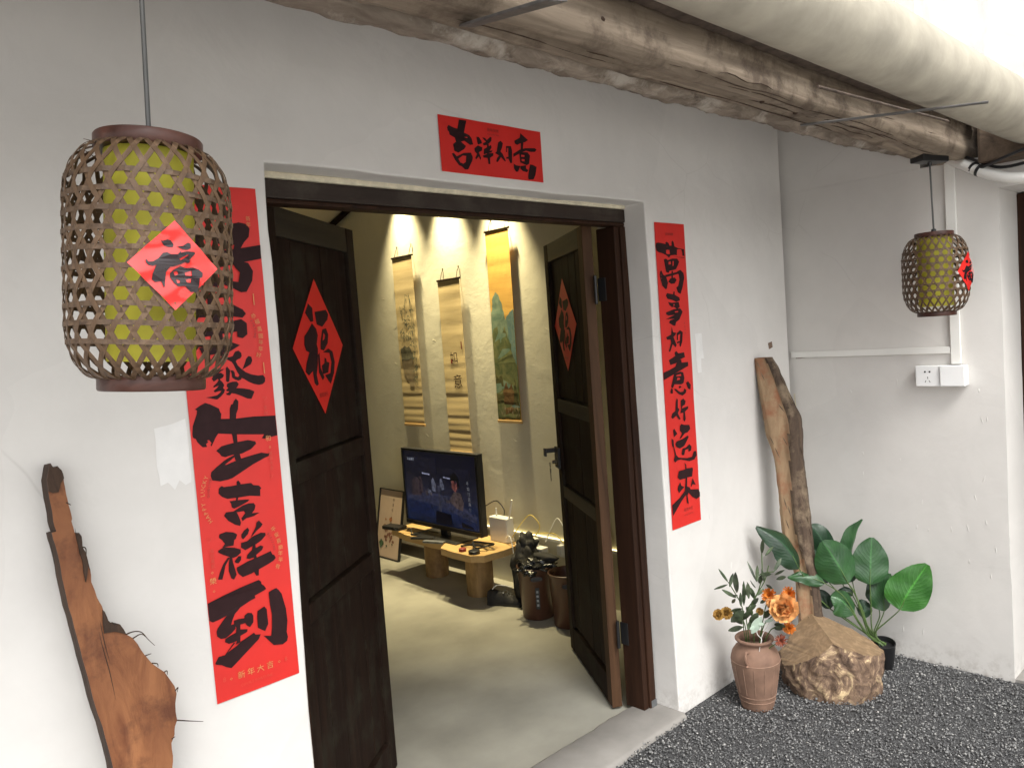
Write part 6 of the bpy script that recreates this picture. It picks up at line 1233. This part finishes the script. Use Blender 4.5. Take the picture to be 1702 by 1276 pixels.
for (x, y, r) in ((3.075, 2.33, .077), (2.995, 1.80, .083)):
    m = 24; vs = []; fs = []
    for j in range(13):
        for k in range(m):
            a_ = 2 * math.pi * k / m; q = r * (1 + .05 * noise.noise((math.cos(a_) * 1.2 + x * 9, math.sin(a_) * 1.2, j * .12))) ; vs.append((x - 2.98 + math.cos(a_) * q, y - 2.08 + math.sin(a_) * q, .2615 * j / 12))
    for j in range(12):
        for k in range(m): e = (k + 1) % m; fs.append((j*m+k, j*m+e, (j+1)*m+e, (j+1)*m+k))
    mobj('leg', vs, fs, M['benchleg'], bn, smooth=True)

# television
tvr = empty('television', (3.0, 2.13, .302)); tag(tvr, 'switched-on flat black television showing a dim blue scene, on the log bench', 'television')
tvr.rotation_euler = (0, 0, 0.0)
W2, Z0, Z1 = .385, .046, .552
box('casing', (-.004, -W2, Z0), (.040, W2, Z1), M['black'], tvr, .004)
for p, q in (((-.012, -W2, Z0), (-.0045, W2, Z0 + .030)), ((-.012, -W2, Z1 - .016), (-.0045, W2, Z1)), ((-.012, -W2, Z0 + .0305), (-.0045, -W2 + .018, Z1 - .0165)), ((-.012, W2 - .018, Z0 + .0305), (-.0045, W2, Z1 - .0165))):
    box('bezel', p, q, M['black'], tvr, .002)
box('chrome_line', (-.0132, -W2 + .012, Z0 + .026), (-.0122, W2 - .012, Z0 + .029), M['hinge'], tvr)
def screen_mat():
    n = NT('television_picture'); co = n.coord((1, 1, 1)); s = n.n('ShaderNodeSeparateXYZ'); n.l(co, s.inputs[0])
    f = n.noise(co, 16, 5, .6, .4)
    v = n.ramp(s.outputs[2], [(.08, (.012, .020, .06)), (.20, (.020, .030, .085)), (.26, (.030, .030, .055)), (.40, (.010, .010, .022)), (.52, (.008, .008, .02))])
    c = n.mix(n.ramp(f, [(.4, 0.0), (.7, .7)]), v, (.004, .005, .010))
    n.l(c, n.b.inputs['Emission Color']); n.b.inputs['Emission Strength'].default_value = 0.22; n.b.inputs['Base Color'].default_value = (.004, .004, .005, 1); n.b.inputs['Roughness'].default_value = .2
    return n.m
scr = box('screen', (-.0060, -W2 + .0185, Z0 + .031), (-.0045, W2 - .0185, Z1 - .017), screen_mat(), tvr)
def em(name, c): return emis_n(name, c, 0.22)
ts = lambda u, v, l: Vector((-.0062 - l, -u, v))     # u to the viewer's right
def quad(x0, x1, z0, z1): return [[(x0, z0), (x1, z0), (x1, z1), (x0, z1)]]
T = [('tv_table', (.050, .055, .11), [[[(-.35, .235), (-.16, .275), (.10, .27), (.345, .165), (.345, .125), (.18, .155), (-.10, .205), (-.35, .215)]]]),
     ('tv_tableskirt', (.016, .026, .085), [[[(-.35, .205), (-.10, .195), (-.06, .11), (-.35, .13)]], [[(.12, .17), (.345, .12), (.345, .082), (.18, .082)]]]),
     ('tv_backwall', (.016, .016, .034), [quad(-.30, -.02, .40, .50), quad(.04, .30, .39, .45)]),
     ('tv_lamp', (.42, .44, .62), [[[(-.175, .402), (-.095, .398), (-.095, .389), (-.175, .392)]], [[(.045, .392), (.125, .386), (.125, .378), (.045, .382)]]]),
     ('tv_person_left', (.065, .045, .055), [[[(-.30, .24), (-.29, .34), (-.24, .37), (-.20, .35), (-.19, .25)]], [[(-.22, .26), (-.21, .38), (-.185, .37), (-.17, .27)]]]),
     ('tv_person_mid', (.16, .17, .24), [[[(-.08, .29), (-.08, .36), (-.06, .375), (-.035, .34), (-.04, .285)]], [[(.005, .33), (.01, .37), (.025, .38), (.045, .34), (.05, .31), (.02, .30)]], [[(-.135, .27), (-.12, .30), (-.09, .29), (-.08, .265)]]]),
     ('tv_post', (.060, .062, .10), [quad(-.02, .008, .16, .33), quad(.015, .05, .22, .26), quad(.055, .085, .23, .265)]),
     ('tv_face', (.26, .085, .075), [[[(.125, .325), (.125, .37), (.155, .375), (.165, .345), (.175, .37), (.182, .33), (.16, .30)]]]),
     ('tv_hat', (.004, .004, .006), [[[(.115, .37), (.12, .41), (.16, .425), (.195, .40), (.20, .33), (.186, .33), (.18, .375)]]]),
     ('tv_robe', (.12, .085, .085), [[[(.09, .24), (.14, .30), (.17, .305), (.21, .30), (.235, .24), (.22, .19), (.16, .20)]]]),
     ('tv_objects', (.10, .08, .09), [quad(.06, .10, .225, .245), quad(-.15, -.12, .255, .285), quad(-.10, -.08, .26, .275)]),
     ('tv_front', (.004, .004, .012), [[[(-.06, .082), (-.05, .165), (.10, .155), (.11, .082)]], [[(.20, .12), (.30, .10), (.32, .085), (.20, .085)]]]),
     ('tv_logo', (.30, .32, .38), [quad(-.325, -.31, .475, .492), quad(-.305, -.29, .475, .492), quad(-.285, -.27, .475, .492), quad(-.265, -.25, .475, .492)]),
    ]
for i, (nm, c, P) in enumerate(T):
    mt = em(nm, c)
    for q in P: polyprint('picture_area', [q], ts, mt, tvr, lift=.0003 + .0002 * i)
wt = em('tv_subtitle', (.32, .33, .36))
for i, ch in enumerate('不如归去来兮'):
    text_mesh(ch, .026, ts(.285 + .002 * i, .365 - .032 * i, .004), (0, -1, 0), (0, 0, 1), wt, tvr, 'subtitle')
MB().box((.0, -.035, .006), (.03, .035, .06)).build('neck', M['black'], tvr, bevel=.003)
vs = [(-.09, -.23, 0), (.10, -.23, 0), (.10, .23, 0), (-.09, .23, 0)]
box('foot', (-.095, -.235, 0), (.09, .235, .008), M['black'], tvr, .004)

# small things on the bench
def thing(name, m, mat, label, cat, bevel=.002, smooth=False):
    o = m.build(name, mat, bevel=bevel, smooth=smooth); return tag(o, label, cat)
Rz = lambda x, y, z, a: Matrix.Translation((x, y, z)) @ Matrix.Rotation(a, 4, 'Z')
sbx = MB().box((-.04, -.08, 0), (.04, .08, .022), Rz(2.945, 2.60, .3025, .15)); thing('set_top_box', sbx, M['black'], 'small black set-top box at the left end of the log bench', 'set-top box')
rc = MB().box((-.018, -.075, 0), (.018, .075, .014), Rz(2.865, 2.06, .3025, .35)); thing('silver_remote', rc, M['hinge'], 'silver remote control lying at the front edge of the log bench', 'remote control', .003)
rc = MB().box((-.016, -.08, 0), (.016, .08, .013), Rz(2.885, 2.20, .3025, .5)); thing('black_remote', rc, M['black'], 'black remote control lying under the television', 'remote control', .003)
tp = MB().lathe([(.030, 0), (.034, .002), (.034, .018), (.030, .020)], 24, (2.85, 1.66, .3025)); thing('tape_roll', tp, M['black'], 'small round dark roll lying at the right end of the bench', 'tape roll', 0, True)
tp = MB().lathe([(.020, 0), (.022, .002), (.022, .016), (.018, .018)], 20, (2.845, 1.76, .3025)); thing('red_cap', tp, M['darkred'], 'tiny dark red cap lying beside the round dark roll', 'cap', 0, True)
cbp = catmull([(2.90, 1.84, .308), (2.93, 1.76, .32), (2.96, 1.70, .312), (2.93, 1.64, .33), (2.90, 1.70, .315), (2.95, 1.78, .33), (3.00, 1.72, .32), (2.97, 1.62, .335), (2.94, 1.68, .318)], 6)
thing('black_cable_coil', MB().tube(cbp, .006, 6), M['black'], 'tangled black cable in a heap at the right end of the bench', 'cable', 0, True)
cbp = catmull([(2.90, 2.55, .33), (2.89, 2.48, .318), (2.93, 2.40, .335), (2.90, 2.33, .31), (2.95, 2.25, .33), (2.97, 2.15, .33)], 6)
thing('thin_black_cable', MB().tube(cbp, .003, 6), M['black'], 'thin black cable from the set-top box across the bench', 'cable', 0, True)
ro = empty('router', (3.13, 1.70, .3025)); tag(ro, 'white upright router with two antennas behind the television', 'router')
box('router_body', (-.03, -.06, 0), (.03, .10, .15), M['whiteplastic'], ro, .006)
for y in (-.05, .06):
    MB().tube([(.0, y, .14), (-.01, y - .03, .20), (-.02, y - .06, .27)] if y < 0 else [(0, y, .14), (0, y, .17), (0, y, .20)], [.006, .006, .005], 8).build('antenna', M['whiteplastic'], ro, smooth=True)
ad = empty('power_adapters', (3.13, 1.50, .30)); tag(ad, 'white power strip with plugged-in adapters beside the router', 'power strip')
box('strip_body', (-.03, -.14, -.02), (.03, .08, .012), M['whiteplastic'], ad, .004)
box('adapter', (-.028, .0, .0125), (.022, .045, .065), M['whiteplastic'], ad, .004); box('adapter', (-.028, -.075, .0125), (.022, -.03, .058), M['whiteplastic'], ad, .004)
MB().box((-.03, -.145, -.30), (-.02, -.135, -.021)).box((-.03, .07, -.30), (-.02, .08, -.021)).build('strip_leg', M['whiteplastic'], ad)
ws = empty('wall_socket', (XW, 1.30, .285)); tag(ws, 'white wall socket with a plug, just under the glowing ledge', 'socket')
box('socket_plate', (-.012, -.075, -.05), (-.001, .045, .035), M['whiteplastic'], ws, .002); box('plug', (-.05, .0, -.03), (-.0125, .035, .03), M['whiteplastic'], ws, .004)
for k, (P, lab, mt) in enumerate(((
   [(3.12, 1.62, .34), (3.15, 1.56, .43), (3.17, 1.50, .48), (3.18, 1.44, .42), (3.16, 1.47, .35)], 'yellow looped cable rising above the power strip', 'yellowcable'),
  ([(3.14, 1.58, .33), (3.16, 1.50, .37), (3.18, 1.42, .38), (3.20, 1.34, .38), (3.21, 1.28, .33)], 'yellow cable running from the power strip to the wall socket', 'yellowcable'),
  ([(3.18, 1.40, .33), (3.20, 1.36, .42), (3.22, 1.33, .47), (3.22, 1.28, .42), (3.22, 1.22, .35)], 'thin white cable making a pointed loop on the wall', 'whiteplastic'),
  ([(3.10, 1.66, .33), (3.08, 1.60, .36), (3.07, 1.57, .31), (3.06, 1.55, .20), (3.05, 1.56, .10)], 'white cable hanging down past the bench end', 'whiteplastic'),
  ([(3.08, 1.80, .52), (3.12, 1.74, .55), (3.14, 1.70, .50), (3.14, 1.70, .46)], 'thin black cable curving behind the television edge', 'black'),
  ([(3.245, .98, .56), (3.235, 1.03, .50), (3.23, 1.08, .44), (3.235, 1.10, .40)], 'thin wire hook hanging on the wall beside the door leaf', 'hinge'))):
    if 'yellowcable' not in M: M['yellowcable'] = simple('yellow_cable', (.62, .48, .12), .45, .05, 20, 0)
    thing('cable', MB().tube(catmull(P, 6), .0032, 6), M[mt], lab, 'cable', 0, True)

# bins
def bin_(x, y, label, withlabel):
    r = empty('waste_bin', (x, y, 0), (0, 0, 0)); tag(r, label, 'waste bin', 'brown plastic waste bins on the room floor')
    MB().lathe([(.082, .0), (.086, .004), (.102, .272), (.106, .276), (.106, .284), (.101, .286), (.098, .280), (.083, .006)], 48, cap1=False).build('bin_body', M['bin'], r, smooth=True, angle=50)
    ca = math.atan2(-1.813 - y, -x) ; H = Matrix.Rotation(ca, 4, 'Z')
    MB().box((.0985, -.032, .222), (.1018, .032, .244), H).build('handle_hole', M['black'], r, bevel=.006)
    MB().tube([H @ Vector((.1005, .036 * math.cos(t), .233 + .014 * math.sin(t))) for t in [i * math.pi / 8 for i in range(17)]], .0022, 6).build('hole_rim', M['bin'], r, smooth=True)
    if withlabel:
        MB().box((.0955, -.011, .07), (.0990, .011, .185), Matrix.Rotation(ca, 4, 'Z') @ Matrix.Rotation(0.0, 4, 'Y')).build('sticker', M['black'], r)
        for i in range(4): 
            d = Vector((math.cos(ca), math.sin(ca), 0)); s = Vector((-math.sin(ca), math.cos(ca), 0))
            MB().box((.0992, -.006, .085 + i * .024), (.0996, .006, .097 + i * .024), H).build('sticker_print', M['hinge'], r)
    return r
bin_(2.935, 1.245, 'brown plastic bin full of black plastic, sticker on its side', True)
bin_(2.945, 1.015, 'empty brown plastic bin half hidden behind the right door leaf', False)
def crumple(name, c, s, seed, mat, label, cat, sub=4, amp=.35, freq=2.2):
    bm = bmesh.new(); bmesh.ops.create_icosphere(bm, subdivisions=sub, radius=1)
    for v in bm.verts:
        p = v.co.copy(); d = 1 + amp * noise.noise(p * freq + Vector((seed, 0, 0))) + amp * .5 * abs(noise.noise(p * freq * 2.6 + Vector((0, seed, 0))))
        v.co = Vector((p.x * s[0], p.y * s[1], p.z * s[2])) * d
    me = bpy.data.meshes.new(name); bm.to_mesh(me); bm.free(); me.materials.append(mat)
    for q in me.polygons: q.use_smooth = True
    o = bpy.data.objects.new(name, me); COL.objects.link(o); o.location = c
    for v in me.vertices:
        if v.co.z + c[2] < .003: v.co.z = .003 - c[2]
    return tag(o, label, cat)
cloth = simple('black_cloth', (.014, .013, .013), .75, .3, 40, .5, .006)
film = simple('black_bin_liner', (.02, .02, .02), .18, .3, 25, .6, .01)
crumple('black_bag', (3.03, 1.42, .17), (.075, .085, .19), 3, cloth, 'heap of black cloth bags between the bench and the bin', 'bag')
crumple('black_cloth_peak', (3.05, 1.42, .31), (.05, .06, .085), 5, cloth, 'pointed fold of black cloth on top of the dark heap', 'cloth', 4, .5)
crumple('bin_liner', (2.935, 1.245, .275), (.098, .098, .045), 8, film, 'shiny crumpled black plastic stuffed in the near bin', 'bin liner', 5, .55, 3.0)
crumple('folded_box', (2.975, 1.20, .325), (.04, .085, .022), 18, cloth, 'flat black package lying on top of the stuffed bin', 'package', 3, .2)
sh = empty('black_shoe', (2.955, 1.52, 0), (0, 0, R(28))); tag(sh, 'black lace-up shoe lying on the floor beside the heap', 'shoe')
sv = MB(); prof = [(-.10, .030, .020), (-.085, .040, .034), (-.05, .042, .050), (-.01, .038, .062), (.03, .034, .075), (.07, .036, .085), (.10, .036, .085), (.115, .028, .075)]
vs = []; fs = []
for x, w, h_ in prof:
    for k in range(12):
        a_ = math.pi * k / 11; vs.append((math.cos(a_) * w, x, .012 + math.sin(a_) * (h_ - .012)))
for j in range(len(prof) - 1):
    for k in range(11): fs.append((j*12+k, j*12+k+1, (j+1)*12+k+1, (j+1)*12+k))
fs.append(tuple(range(12))); fs.append(tuple(reversed(range(84, 96))))
mobj('shoe_upper', vs, fs, cloth, sh, smooth=True)
n8 = len(prof); mobj('shoe_sole', [(-w - .003, x, 0) for x, w, h_ in prof] + [(w + .003, x, 0) for x, w, h_ in prof] + [(-w - .003, x, .012) for x, w, h_ in prof] + [(w + .003, x, .012) for x, w, h_ in prof],
    [(i, i+1, n8+i+1, n8+i) for i in range(n8-1)] + [(2*n8+i, 3*n8+i, 3*n8+i+1, 2*n8+i+1) for i in range(n8-1)] + [(i, 2*n8+i, 2*n8+i+1, i+1) for i in range(n8-1)] + [(n8+i, n8+i+1, 3*n8+i+1, 3*n8+i) for i in range(n8-1)] + [(0, n8, 3*n8, 2*n8), (n8-1, 3*n8-1, 4*n8-1, 2*n8-1)], M['black'], sh)
for k in range(3):
    MB().tube([(-.018, -.03 + k * .02, .060 + k * .008), (0, -.026 + k * .02, .068 + k * .008), (.018, -.03 + k * .02, .060 + k * .008)], .0018, 5).build('shoe_lace', M['hinge'], sh, smooth=True)
thing('loose_cord', MB().tube(catmull([(2.98, 1.50, .10), (2.93, 1.57, .11), (2.91, 1.60, .07), (2.94, 1.56, .06), (2.93, 1.52, .075)], 6), .003, 6), M['whiteplastic'], 'pale loose cord looping over the black shoe', 'cord', 0, True)

# ------------------------------------------------------------------ pieces that sit on a part become sub-parts of it
bpy.context.view_layer.update()
SUB = {'character': ('paper', 'red_charm', 'bamboo_mat', 'backing'), 'lettering': ('paper',), 'small_print': ('paper',), 'brush_stroke': ('paper',),
       'screw': ('hinge_plate',), 'knuckle': ('hinge_plate',), 'lock_cylinder': ('lock_case',), 'hole_rim': ('bin_body',), 'handle_hole': ('bin_body',),
       'sticker_print': ('sticker',), 'socket_hole': ('socket_plate',), 'plug': ('socket_plate',), 'cable_socket': ('ceiling_plate',), 'frayed_end': ('top_rim',),
       'bark_ridge': ('log_body',), 'raised_band': ('vase_body',), 'raised_line': ('vase_body',), 'painted_bamboo': ('bamboo_mat',), 'painted_rock': ('bamboo_mat',),
       'painted_pot': ('bamboo_mat',), 'painted_mountain': ('bamboo_mat',), 'painted_grass': ('bamboo_mat',), 'red_seal': ('bamboo_mat',), 'raised_slat': ('bamboo_mat',),
       'painted_petals': ('backing',), 'painted_flower': ('backing',), 'painted_leaf': ('backing',), 'picture_area': ('screen',), 'subtitle': ('screen',),
       'chrome_line': ('bezel',), 'bark_patch': ('slab_face',), 'drying_crack': ('slab_face',), 'knot_scar': ('slab_face',), 'root_fibre': ('slab_face',), 'shoe_lace': ('shoe_upper',), 'wall_pin': ('hanging_cord',),
       'mortar_scar': ('gutter_body',), 'coat_seam': ('gutter_body',)}
base = lambda o: o.name.split('.')[0]
def centre(o):
    bb = [Vector(c) for c in o.bound_box]; return o.matrix_local @ (sum(bb, Vector()) / 8)
for root in [o for o in COL.objects if o.parent is None]:
    kids = list(root.children)
    for k in kids:
        want = SUB.get(base(k))
        if not want: continue
        c = [q for q in kids if base(q) in want and q.matrix_basis == Matrix.Identity(4)]
        if not c: continue
        kc_ = centre(k); best = min(c, key=lambda q: (centre(q) - kc_).length)
        k.parent = best
